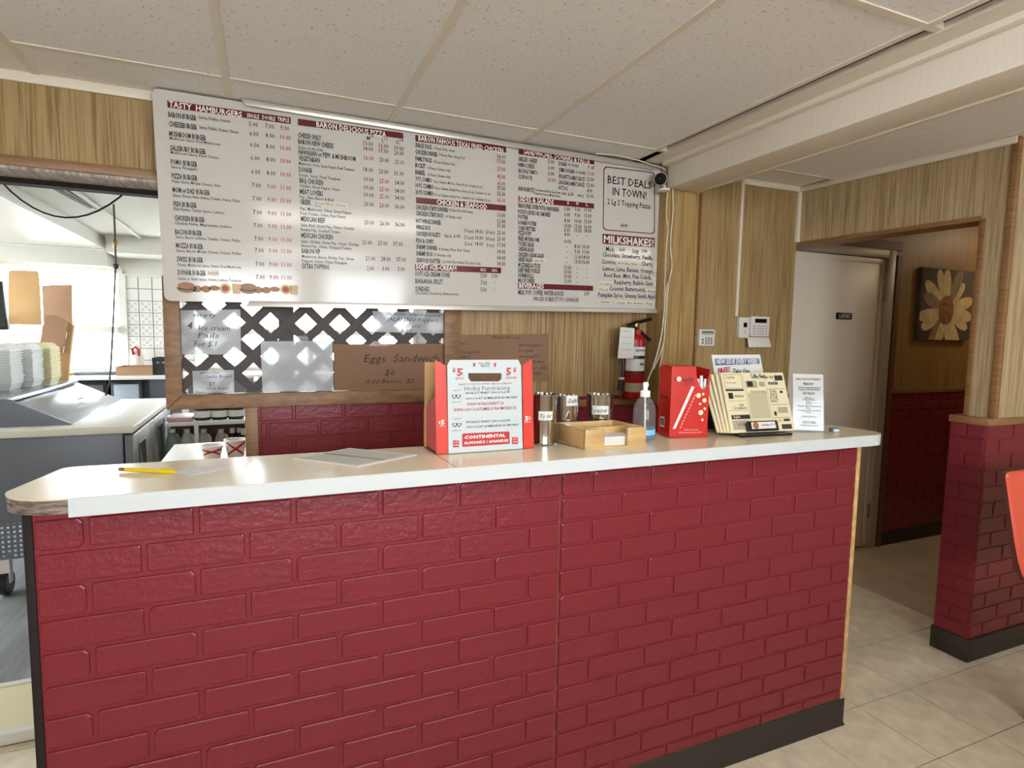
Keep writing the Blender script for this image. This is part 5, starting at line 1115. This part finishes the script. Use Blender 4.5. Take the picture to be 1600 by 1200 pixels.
# newspaper rack
rk = thing('newspaper_rack', 'black counter rack with a New Issue Every Week header card', 'rack', (.86, .15, Z0))
nBL, nBR = Vector((.725, .112, Z0+.012)), Vector((1.003, .088, Z0+.012))
nTL, nTR = at(1128, 582, 'y', .20), at(1221, 583, 'y', .175)
nu = (nBR-nBL); nw = nu.length; nu.normalize(); nv = ((nTL+nTR)/2-(nBL+nBR)/2); nh = nv.length; nv = nv.normalized(); nn = nu.cross(nv).normalized()
if nn.y > 0: nn = -nn
def npn(s, t, off=0): return nBL+nu*(s*nw)+nv*(t*nh)+nn*off
labs = ['front newspaper of the rack, cream with columns of small adverts', 'second cream newspaper, just behind the front one in the rack', 'third cream newspaper in the rack, its left edge showing', 'fourth cream newspaper in the rack, its left edge showing', 'rearmost cream newspaper of the rack, standing tallest at right']
for k in range(5):
    off = -.009*k; sh_ = -nu*(.009*k)+Vector((0, .006*k, 0))
    q = [npn(0, 0)+sh_, npn(1, 0)+sh_, npn(1, 1+(.035 if k == 4 else .01*(k % 2)))+sh_+nn*off, npn(0, 1)+sh_+nn*off]
    if k == 4: q = [p+nu*(-.0) for p in q]
    t_ = thing('newspaper', labs[k], 'newspaper', q[0], group='newspapers in the counter rack')
    MB().prism(q, -nn*.005).build('page', M['newsprint'], t_)
    if k == 0:
        def nt(s, u, v, cap, wd_, col='black', bold=0): T(t_, s, npn(u, v, .0012), nu, nv, cap, wd_*nw, col, bold)
        def nblk(u0, v0, u1, v1, m, nm='column_print', off=.0009): flat(t_, [npn(u, v, off) for u, v in ((u0, v0), (u1, v0), (u1, v1), (u0, v1))], M[m], nm)
        nt('Coffee News', .46, .90, .018, .24, 'black', .02)
        nblk(.36, .74, .54, .86, 'newsgrey'); nblk(.38, .76, .47, .85, 'black', 'picture_print', .0012); nblk(.57, .76, .66, .84, 'newsgrey')
        nt("Everybody's Talking", .42, .655, .008, .24)
        for r_ in range(26): nblk(.36, .64-.0165*r_, .66, .645-.0165*r_+.004, 'newsgrey', 'text_line')
        nblk(.03, .97, .31, .975, 'black', 'rule_print'); nblk(.03, .735, .31, .74, 'black', 'rule_print'); nblk(.03, .735, .034, .975, 'black', 'rule_print'); nblk(.306, .735, .31, .975, 'black', 'rule_print')
        nblk(.03, .69, .31, .72, 'black', 'black_band'); nt('LOCAL SPECIALS', .06, .90, .008, .14); nt('Rise to the occasion', .06, .82, .006, .15)
        nblk(.06, .56, .13, .66, 'black', 'picture_print'); nblk(.15, .58, .29, .62, 'newsgrey'); nblk(.03, .52, .31, .524, 'black', 'rule_print')
        nt('Crossword', .1, .38, .012, .2); nblk(.2, .43, .27, .47, 'newsgrey'); nblk(.03, .36, .31, .364, 'black', 'rule_print')
        nblk(.05, .22, .33, .29, 'black', 'black_band'); nt('English', .08, .24, .009, .1, 'inkwhite'); nblk(.05, .05, .3, .2, 'newsgrey'); nt('ADVERTISE HERE', .12, .11, .009, .16)
        nt('go dry', .70, .90, .012, .12); nblk(.84, .86, .97, .95, 'black', 'picture_print'); nt('murals', .72, .79, .014, .16, 'black', .03); nblk(.69, .71, .97, .716, 'black', 'rule_print')
        for i, s_ in enumerate(('THIS', 'SPACE', 'FOR', 'RENT')): nt(s_, .71, .645-.055*i, .011, .12)
        nblk(.88, .64, .93, .68, 'black', 'picture_print'); nblk(.70, .44, .97, .446, 'black', 'rule_print'); nblk(.72, .26, .76, .33, 'black', 'picture_print'); nblk(.79, .3, .95, .4, 'newsgrey')
        nblk(.69, .22, .97, .226, 'black', 'rule_print'); nblk(.85, .16, .95, .2, 'black', 'picture_print'); nblk(.80, .03, .96, .11, 'black', 'picture_print'); nt('for sale', .71, .16, .009, .1)
        nblk(.335, .02, .338, .97, 'black', 'rule_print'); nblk(.675, .02, .678, .97, 'black', 'rule_print')
# header card
hy = .275; hq_ = [at(x, y, 'y', hy) for x, y in ((1119, 600), (1196, 600), (1187.5, 554), (1112, 554.5))]
hb = [hq_[0]+(hq_[0]-hq_[3])*1.0, hq_[1]+(hq_[1]-hq_[2])*1.0, hq_[2], hq_[3]]
MB().prism(hb, (0, .004, 0)).build('header_card', M['paper'], rk)
q = [at(x, y, 'y', hy-.001) for x, y in ((1118, 571), (1187, 568.5), (1186, 560), (1117, 560.5))]; flat(rk, q, M['inkblue'], 'blue_band')
o_ = at(1119.5, 568.6, 'y', hy-.002); e_ = at(1184, 568, 'y', hy-.002); T(rk, 'NEW ISSUE EVERY WEEK!', o_, (1, 0, 0), (0, 0, 1), .018, e_.x-o_.x, 'inkwhite', .02)
o_ = at(1122, 583, 'y', hy-.002); T(rk, 'FREE!', o_, (1, 0, .12), (-.12, 0, 1), .017, .058, 'inkred', .03)
o_ = at(1145, 583, 'y', hy-.002); T(rk, 'Take One', o_, (1, 0, 0), (0, 0, 1), .017, .085, 'black', .01, .2)
# black stand: base, back and front lip with its plate
MB().prism([Vector((p.x, p.y, Z0)) for p in (npn(.08, 0, .03), npn(.86, 0, .03), npn(.86, 0)+Vector((.03, .19, 0)), npn(.08, 0)+Vector((.03, .19, 0)))], (0, 0, .008)).build('base', M['black_plastic'], rk)
MB().prism([(.63, .30, Z0), (.70, .30, Z0), (.98, .30, Z0), (.98, .30, Z0+.16), (.70, .30, Z0+.16)], (0, .005, 0)).build('rear_support', M['black_plastic'], rk)
lip = [npn(.22, 0, .010), npn(.70, 0, .010), npn(.70, .14, .010), npn(.67, .165, .010), npn(.25, .165, .010), npn(.22, .14, .010)]
MB().prism(lip, nn*.006).build('front_lip', M['black_plastic'], rk, bevel=.002)
flat(rk, [npn(.28, .035, .0168), npn(.65, .035, .0168), npn(.65, .145, .0168), npn(.28, .145, .0168)], M['paper'], 'plate')
flat(rk, [npn(.345, .09, .0174)+nu*(.013*math.cos(k*.5236))+nv*(.013*math.sin(k*.5236)) for k in range(12)], M['burger'], 'emblem_print')
T(rk, 'Coffee News', npn(.42, .075, .0176), nu, nv, .009, .13*nw, 'black', .01); T(rk, 'FREE COPY', npn(.57, .085, .0176), nu, nv, .006, .07*nw, 'inkblue', .01)

# acrylic menu stand
ac = thing('acrylic_sign_holder', 'clear acrylic stand holding a tall white event menu card', 'sign holder', (1.045, .13, Z0), rotz=R(-30))
def loc(b_, nm, m, **k): return b_.build(nm, m, ac, local=True, **k)
loc(MB().box(0, -.045, 0, .112, .03, .003), 'foot', M['acrylic'])
aw, ah, lean = .108, .212, .035
loc(MB().prism([(0, .008, .004), (aw, .008, .004), (aw, .008+lean, ah), (0, .008+lean, ah)], (0, .002, 0)), 'card', M['paper'])
loc(MB().prism([(-.002, .005, .003), (aw+.002, .005, .003), (aw+.002, .005+lean, ah+.002), (-.002, .005+lean, ah+.002)], (0, .002, 0)), 'front_sheet', M['acrylic'])
av = Vector((0, lean, ah)).normalized()
def at_(s, x, t, cap, wd_, col='black', bold=0): T(ac, s, Vector((x, .0065+lean*t, ah*t+.002)), (1, 0, 0), av, cap, wd_, col, bold, world=False)
at_('RETRO CLASSIC NIGHT MARKET', .010, .885, .0075, .088, 'inkred', .02)
for s, x, t, wd_, c_ in (('FRIDAY', .036, .80, .034, .0065), ('Live music and dancing on the lawn', .018, .745, .072, .0038), ('Bring your chairs and blankets', .020, .71, .068, .0038), ('SATURDAY', .034, .635, .04, .0065), ('Market opens', .042, .565, .024, .0038), ('Pancake breakfast', .034, .535, .04, .0038), ('Parade', .046, .50, .016, .0038), ('Car show', .044, .465, .02, .0038),
    ('Family games and fireworks at the park', .016, .42, .076, .0038), ('Music', .046, .385, .016, .0038), ('Beer garden and dinner in the hall', .018, .345, .072, .0038), ('Dance', .046, .31, .016, .0038), ('Closing ceremony', .03, .24, .046, .0038), ('SEE YOU THERE', .034, .13, .042, .006), ('ticket details at the counter', .026, .085, .056, .003)): at_(s, x, t, max(c_*1.25, .0052), min(wd_*1.1, .094), 'black', .03)
# little clip and clear strip
cl = thing('plastic_clip', 'small grey-blue plastic clip lying near the right end of the counter', 'clip', (1.18, .07, Z0), rotz=R(-20))
MB().box(-.012, -.014, 0, .016, .014, .016).build('clip_body', mat('grey_blue_plastic', srgb(108, 124, 150), .35), cl, local=True, bevel=.004)
MB().box(-.11, -.012, 0, -.0125, .010, .004).build('clear_strip', M['acrylic'], cl, local=True)
MB().box(-.008, -.0145, .004, .012, -.0142, .012).build('white_tab', M['paper'], cl, local=True)

# pen, slip, printed sheet
p0, p1 = at(187, 733, 'z', TOPZ+.005), at(271, 737.5, 'z', TOPZ+.005); d = (p1-p0)
pn = thing('ballpoint_pen', 'yellow pen lying on the left end of the counter', 'pen', p0)
MB().tube([p0+d*.12, p0+d*.3, p0+d*.75], .0052, 12).build('barrel', M['yellow'], pn, smooth=True)
MB().tube([p0, p0+d*.02, p0+d*.12], .0046, 10).build('tip', M['pen_grip'], pn, smooth=True)
MB().tube([p0+d*.751, p0+d], .0055, 12).build('cap', M['yellow'], pn, smooth=True)
MB().tube([p0+d*.77+Vector((0, 0, .007)), p0+d*.97+Vector((0, 0, .0075))], .0014, 6).build('clip', M['yellow'], pn, smooth=True)
q = [at(x, y, 'z', TOPZ) for x, y in ((269.7, 739.3), (296.7, 744.4), (357.4, 732.6), (322, 727.5))]
tag(MB().prism([(p.x, p.y, TOPZ+.0004+TILT(p.y)) for p in q], (0, 0, .0012)).build('note_slip', M['paper']), 'small blank white slip beside the yellow pen', 'paper')
q = [at(x, y, 'z', TOPZ) for x, y in ((457, 715.7), (560, 731.5), (651, 711.3), (546.4, 698.1))]
ns = thing('printed_sheet', 'printed paper sheet lying flat in the middle of the counter', 'paper', (q[0].x, q[0].y, TOPZ))
MB().prism([(p.x, p.y, TOPZ+.0004+TILT(p.y)) for p in q], (0, 0, .002)).build('sheet', M['paper'], ns)
a, b_, c_, d_ = [Vector((p.x, p.y, TOPZ+.0028+TILT(p.y))) for p in q]
for k in range(14):
    v0 = .06+.065*k
    if k == 6: continue
    flat(ns, [a.lerp(d_, v0).lerp(b_.lerp(c_, v0), u) for u in (.05, .95)]+[a.lerp(d_, v0+.02).lerp(b_.lerp(c_, v0+.02), u) for u in (.95, .05)], M['newsgrey'], 'text_line')
flat(ns, [a.lerp(d_, .45).lerp(b_.lerp(c_, .45), u) for u in (.05, .95)]+[a.lerp(d_, .5).lerp(b_.lerp(c_, .5), u) for u in (.95, .05)], M['inkgrey'], 'text_band')

# ------------------------------------------------------------------ things on the walls
ex = at(991, 560, 'y', 1.10).x; ey = 1.098
fe_ = thing('fire_extinguisher', 'red fire extinguisher with white inspection tag on the wood wall', 'fire extinguisher', (ex, ey, 1.1))
zt_ = at(991, 529, 'y', ey).z; zb_ = at(991, 622, 'y', ey).z; r_ = .052
MB().lathe((ex, ey, zb_), [(r_*.9, 0), (r_, .012), (r_, zt_-zb_-.01), (r_*.85, zt_-zb_+.012), (r_*.45, zt_-zb_+.03), (r_*.35, zt_-zb_+.035)], 28).build('cylinder', M['ext_red'], fe_, smooth=True)
def band(y0, y1, m, nm, a0=-180, a1=0, rr=.0006):
    za, zb2 = at(991, y0, 'y', ey-r_).z, at(991, y1, 'y', ey-r_).z; b = MB(); n = 14
    for i in range(n+1):
        a = R(a0+(a1-a0)*i/n); b.v += [(ex+(r_+rr)*math.cos(a), ey+(r_+rr)*math.sin(a), z) for z in (zb2, za)]
    b.f += [(2*i, 2*i+2, 2*i+3, 2*i+1) for i in range(n)]; b.build(nm, m, fe_, smooth=True)
band(542, 580, M['paper'], 'label'); band(556, 561, M['black'], 'label_band', rr=.0012); band(599, 613, M['newsgrey'], 'lower_label', rr=.0006); band(581, 584, M['black'], 'strap', -180, 0, .002)
T(fe_, 'FIRE EXTINGUISHER', (ex-.03, ey-r_-.002, at(991, 549, 'y', ey-r_).z), (1, 0, 0), (0, 0, 1), .009, .06, 'black', .02); T(fe_, 'ABC', (ex-.005, ey-r_-.002, at(991, 571, 'y', ey-r_).z), (1, 0, 0), (0, 0, 1), .012, .03, 'black', .03)
MB().lathe((ex, ey, zt_+.03), [(.016, 0), (.016, .03), (.02, .032), (.02, .05)], 12).build('valve', M['brass'], fe_, smooth=True)
MB().tube([at(x, y, 'y', ey-.01) for x, y in ((981, 509), (992, 505), (1004, 502), (1017, 498.5))], .009, 8).build('lever', M['black_plastic'], fe_, smooth=True)
MB().tube([at(x, y, 'y', ey-.01) for x, y in ((990, 511), (999, 517), (1008, 525), (1016, 532))], .009, 8).build('carry_handle', M['black_plastic'], fe_, smooth=True)
g_ = at(996.6, 519, 'y', ey-.03); MB().tube([(g_.x, ey-.02, g_.z), (g_.x, ey-.036, g_.z)], .015, 14).build('gauge', M['box_red_side'], fe_)
pr_ = at(1006.5, 514, 'y', ey-.012); MB().tube([(pr_.x+.016*math.cos(R(30*k)), ey-.012, pr_.z+.016*math.sin(R(30*k))) for k in range(13)], .0015, 5).build('pin_ring', M['brass'], fe_, smooth=True)
hs = [at(x, y, 'y', ey-.035) for x, y in ((985, 514), (975, 522), (972, 545), (974, 575), (972, 592))]
MB().tube(hs, .009, 8).build('hose', M['black_plastic'], fe_, smooth=True)
h0, h1 = at(971, 592, 'y', ey-.035), at(968, 610, 'y', ey-.035); MB().tube([h0, h0.lerp(h1, .25), h1], .014, 10).build('nozzle', M['black_plastic'], fe_, smooth=True)
MB().tube([h0+Vector((0, 0, .008)), h0-Vector((0, 0, .003))], .0145, 10).build('nozzle_ring', M['white_plastic'], fe_, smooth=True)
tg = [at(x, y, 'y', ey-r_-.016) for x, y in ((965, 560), (990, 560), (991.5, 513), (969.7, 511))]; MB().prism(tg, (0, .0012, 0)).build('inspection_tag', M['paper'], fe_)
for i, s_ in enumerate(('INSPECTION', 'serviced', 'May 2 0 2 3', 'do not remove')): T(fe_, s_, tg[3]+Vector((.012, -.001, -.024-.03*i)), (1, 0, 0), (0, 0, 1), .007, .05, 'inkgrey', 0, .1)

def keypad(px0, py0, px1, py1, lab, cat, y, dep, nm='alarm_keypad'):
    a, b_ = at(px0, py1, 'y', y-dep), at(px1, py0, 'y', y-dep); t = thing(nm, lab, cat, ((a.x+b_.x)/2, y, a.z)); 
    MB().prism(rrect(a.x, a.z, b_.x, b_.z, .008, 4, y-dep), (0, dep-.001, 0)).build('housing', M['white_plastic'], t, bevel=.003)
    return t, a, b_
t, a, b_ = keypad(1092, 515, 1117.6, 540.5, 'small white keypad alone on the wood wall', 'keypad', RW, .028)
w_, h_ = b_.x-a.x, b_.z-a.z; f_ = RW-.029
MB().box(a.x+w_*.14, f_-.001, b_.z-h_*.2, b_.x-w_*.1, f_, b_.z-h_*.1).build('display', M['lcd_blue'], t)
MB().box(a.x+w_*.14, f_-.0008, b_.z-h_*.32, b_.x-w_*.1, f_, b_.z-h_*.2).build('display_base', M['grey_plastic'], t)
for i in range(4):
    for j in range(3):
        MB().box(a.x+w_*(.38+.17*j), f_-.002, a.z+h_*(.10+.115*i), a.x+w_*(.48+.17*j), f_, a.z+h_*(.17+.115*i)).build('key', M['lcd_blue'], t)
for i in range(2): MB().lathe((0, 0, 0), [(.006, 0), (.006, .002)], 10).build('round_key', M['lcd_blue'], t, local=True).matrix_basis = Matrix.Translation(Vector((a.x+w_*.22, f_, a.z+h_*(.2+.18*i)))-t.location) @ Matrix.Rotation(R(90), 4, 'X')
t, a, b_ = keypad(1154.5, 496, 1172, 528, 'tall white card reader box left of the big alarm keypad', 'reader', RW, .03, 'card_reader')
w_, h_ = b_.x-a.x, b_.z-a.z; f_ = RW-.031
MB().box(a.x+w_*.38, f_-.001, a.z+h_*.52, a.x+w_*.72, f_, a.z+h_*.74).build('sensor_window', M['lcd'], t)
for i in range(2): MB().box(a.x+w_*.44, f_-.001, a.z+h_*(.22+.1*i), a.x+w_*.6, f_, a.z+h_*(.26+.1*i)).build('button', M['grey_plastic'], t)
t, a, b_ = keypad(1172.6, 495, 1203, 525.5, 'large white alarm keypad with open flap under the white conduit', 'keypad', RW, .03)
w_, h_ = b_.x-a.x, b_.z-a.z; f_ = RW-.031
MB().box(a.x+w_*.2, f_-.001, a.z+h_*.68, a.x+w_*.82, f_, a.z+h_*.88).build('display', M['lcd'], t)
for i in range(4):
    for j in range(5): MB().box(a.x+w_*(.1+(.0, .24, .37, .5, .67)[j]), f_-.002, a.z+h_*(.1+.125*i), a.x+w_*(.1+(.14, .33, .46, .59, .77)[j]), f_, a.z+h_*(.155+.125*i)).build('key', M['grey_plastic'], t)
c0, c1 = at(1170.6, 542.5, 'y', RW-.05), at(1201.5, 526, 'y', RW-.036)
MB().prism([(c0.x, RW-.048, c0.z), (c1.x+.012, RW-.048, c0.z), (c1.x+.006, RW-.030, c1.z-.004), (c0.x+.004, RW-.030, c1.z-.004)], (0, .004, 0)).build('flap', M['white_plastic'], t, bevel=.002)

# security camera and its cables
ccy = 1.0; cc = at(1032, 279.5, 'y', ccy)
sc = thing('security_camera', 'small round white security camera with black face by the menu corner', 'camera', (cc.x, ccy, cc.z))
dv = (CAM_P-cc).normalized()
MB().tube([cc-dv*.045, cc-dv*.01, cc], .0315, 24).build('shell', M['white_plastic'], sc, smooth=True)
MB().tube([cc+dv*.0002, cc+dv*.003], .0292, 24).build('face', M['matte_black'], sc)
MB().tube([cc+dv*.003, cc+dv*.0045], .009, 16).build('lens', M['lcd'], sc)
bb = at(1039, 296, 'y', ccy)
MB().lathe((bb.x, ccy+.005, bb.z-.008), [(.03, 0), (.031, .004), (.026, .012), (.008, .016), (.007, .03)], 20).build('foot', M['white_plastic'], sc, smooth=True)
MB().box(bb.x-.005, ccy+.02, bb.z-.004, bb.x+.012, 1.034, bb.z+.012).build('bracket', M['white_plastic'], sc)
def cable(px, y, lab, r=.0035):
    pts = [at(a, b_, 'y', y) for a, b_ in px]; out = []
    for i in range(len(pts)-1):
        for k in range(4):
            t = k/4; p_0 = pts[max(i-1, 0)]; p_3 = pts[min(i+2, len(pts)-1)]
            out.append(.5*((2*pts[i])+(-p_0+pts[i+1])*t+(2*p_0-5*pts[i]+4*pts[i+1]-p_3)*t*t+(-p_0+3*pts[i]-3*pts[i+1]+p_3)*t**3))
    tag(MB().tube(out+[pts[-1]], r, 6).build('cable', M['white_wire'], smooth=True), lab, 'cable')
cable([(1051, 292), (1051.5, 330), (1047.5, 380), (1049.5, 420), (1041, 452), (1037.5, 490), (1034, 520), (1028, 548), (1020, 575), (1013, 592), (1010, 606)], 1.02, 'white cable from the security camera down towards the red straw box')
cable([(1043, 300), (1041, 335), (1043.5, 358), (1040.5, 390), (1039, 440), (1037.5, 490), (1038, 520), (1036, 545), (1031, 575)], 1.028, 'thin white cable hanging straight down beside the menu edge', .003)
cable([(1049, 420), (1044, 450), (1040, 500), (1037, 535), (1030, 556), (1021, 577)], 1.01, 'short white cable crossing below the menu corner', .003)
cable([(930, 240), (965, 243), (995, 250), (1020, 258), (1036, 263), (1042, 272), (1046, 292)], 1.05, 'white wire running along the top right edge of the menu board', .003)

# daisy canvas in the hall
a = at(1436, 531, 'y', DY-.03); b_ = at(1443, 417, 'y', DY-.03); x0, x1, z0, z1 = b_.x-.005, b_.x+.58, a.z, b_.z
dc = thing('flower_canvas', 'square canvas print of a cream daisy in the hallway', 'picture', ((x0+x1)/2, DY, z0))
MB().box(x0, DY-.03, z0, x1, DY-.001, z1).build('canvas', M['canvas_dark'], dc, bevel=.003)
fx, fz = at(1478, 485, 'y', DY-.03).x, at(1478, 485, 'y', DY-.03).z
for k in range(15):
    a_ = R(360*k/15+18+(4 if k % 2 else -3)); L_ = (.31, .27, .32, .285, .30)[k % 5]; wdt = (.05, .046, .053)[k % 3]
    ol = [(.19*L_+L_*.41*(1-math.cos(t)), wdt*math.sin(t)*(.75+.25*(1-math.cos(t))/2)) for t in [2*math.pi*q/22 for q in range(22)]]
    wl = [(fx+u*math.cos(a_)-v*math.sin(a_), fz+u*math.sin(a_)+v*math.cos(a_)) for u, v in ol]
    wl = [(min(max(x, x0+.002), x1-.002), min(max(z, z0+.002), z1-.002)) for x, z in wl]
    flat(dc, [(x, DY-.0305-.0004*(k % 4), z) for x, z in wl], M['petal'] if k not in (2, 6, 9) else M['petal_grey'], 'petal_print')
flat(dc, [(fx+.085*math.cos(.3*k), DY-.0325, fz+.105*math.sin(.3*k)) for k in range(21)], M['flower_eye'], 'flower_eye_print')

# coral booth seat at the right
by = -.22
bo = thing('booth_seat', 'coral fibreglass booth seat with dark edge by the red brick pillar', 'seat', (2.1, by, 0))
lean = lambda z: .10*((z-.5)/.5)-.022
L_ = []
for x, y in ((1602, 908), (1594, 897), (1586, 875), (1579, 842), (1573, 800), (1568, 762), (1565.5, 745), (1568, 739), (1575, 737)):
    q = at(x, y, 'y', by)
    for _ in range(4): q = at(x, y, 'y', by+lean(q.z))
    L_.append(q)
xr_ = L_[0].x+.52
out = [(p.x, p.z) for p in L_]; mx = (out[0][0]+xr_)/2
full = out+[(2*mx-x, z) for x, z in out[::-1]]
n = len(full)
def shell(ins, off):
    cx_ = mx; cz_ = sum(z for _, z in full)/n
    return [(cx_+(x-cx_)*ins, by+off+.10*((z-.5)/.5)+.03*((x-cx_)/.3)**2*-1, cz_+(z-cz_)*ins) for x, z in full]
f0, f1 = shell(1, 0), shell(.97, -.006); bk = [(x, y+.016, z) for x, y, z in f0]
MB().add(f1, [tuple(range(n))]).add(f0+f1, [(i, (i+1) % n, n+(i+1) % n, n+i) for i in range(n)]).build('back_shell', M['coral'], bo, smooth=True)
MB().add(f0+bk, [(i, (i+1) % n, n+(i+1) % n, n+i) for i in range(n)]+[tuple(range(n, 2*n))[::-1]]).build('shell_edge', M['coral_edge'], bo)
MB().box(mx-.26, by-.44, .43, mx+.26, by-.02, .455).build('seat_pan', M['coral'], bo, bevel=.01)
for s_ in (-.2, .2): MB().box(mx+s_-.02, by-.36, 0, mx+s_+.02, by-.32, .43).box(mx+s_-.02, by-.07, 0, mx+s_+.02, by-.03, .52).build('leg', M['black_plastic'], bo)

# ------------------------------------------------------------------ lettering
M['straw_ink'] = mat('dark_red_ink', srgb(90, 20, 30), .4)
tmp = []
def curve(s, bold, shear):
    c = bpy.data.curves.new('letters', 'FONT'); c.body = s; c.size = 1; c.resolution_u = 1; c.offset = bold; c.shear = shear; c.fill_mode = 'FRONT'
    o = bpy.data.objects.new('letters', c); COL.objects.link(o); tmp.append(o); return o
ref = curve('H', 0, 0); co_ = [curve(j[1], j[8], j[9]) for j in JOBS]
dg = bpy.context.evaluated_depsgraph_get(); dg.update()
me = ref.evaluated_get(dg).to_mesh(); CAPH = max(v.co.y for v in me.vertices)
out = {}
for j, o in zip(JOBS, co_):
    owner, s, p, r, u, cap, width, col, bold, shear, align, name = j
    ev = o.evaluated_get(dg); me = ev.to_mesh()
    if not me.vertices: continue
    xs = [v.co.x for v in me.vertices]; xa, xb = min(xs), max(xs); sy = cap/CAPH
    sx = width/(xb-xa) if width and xb > xa else sy
    b = out.setdefault((owner, col, name), MB())
    b.add([p+r*((v.co.x-xa)*sx)+u*(v.co.y*sy) for v in me.vertices], [tuple(q.vertices) for q in me.polygons])
    ev.to_mesh_clear()
for o in tmp:
    c = o.data; bpy.data.objects.remove(o); bpy.data.curves.remove(c)
for (owner, col, name), b in out.items(): b.build(name, M[col], owner, local=True, kind='stuff')
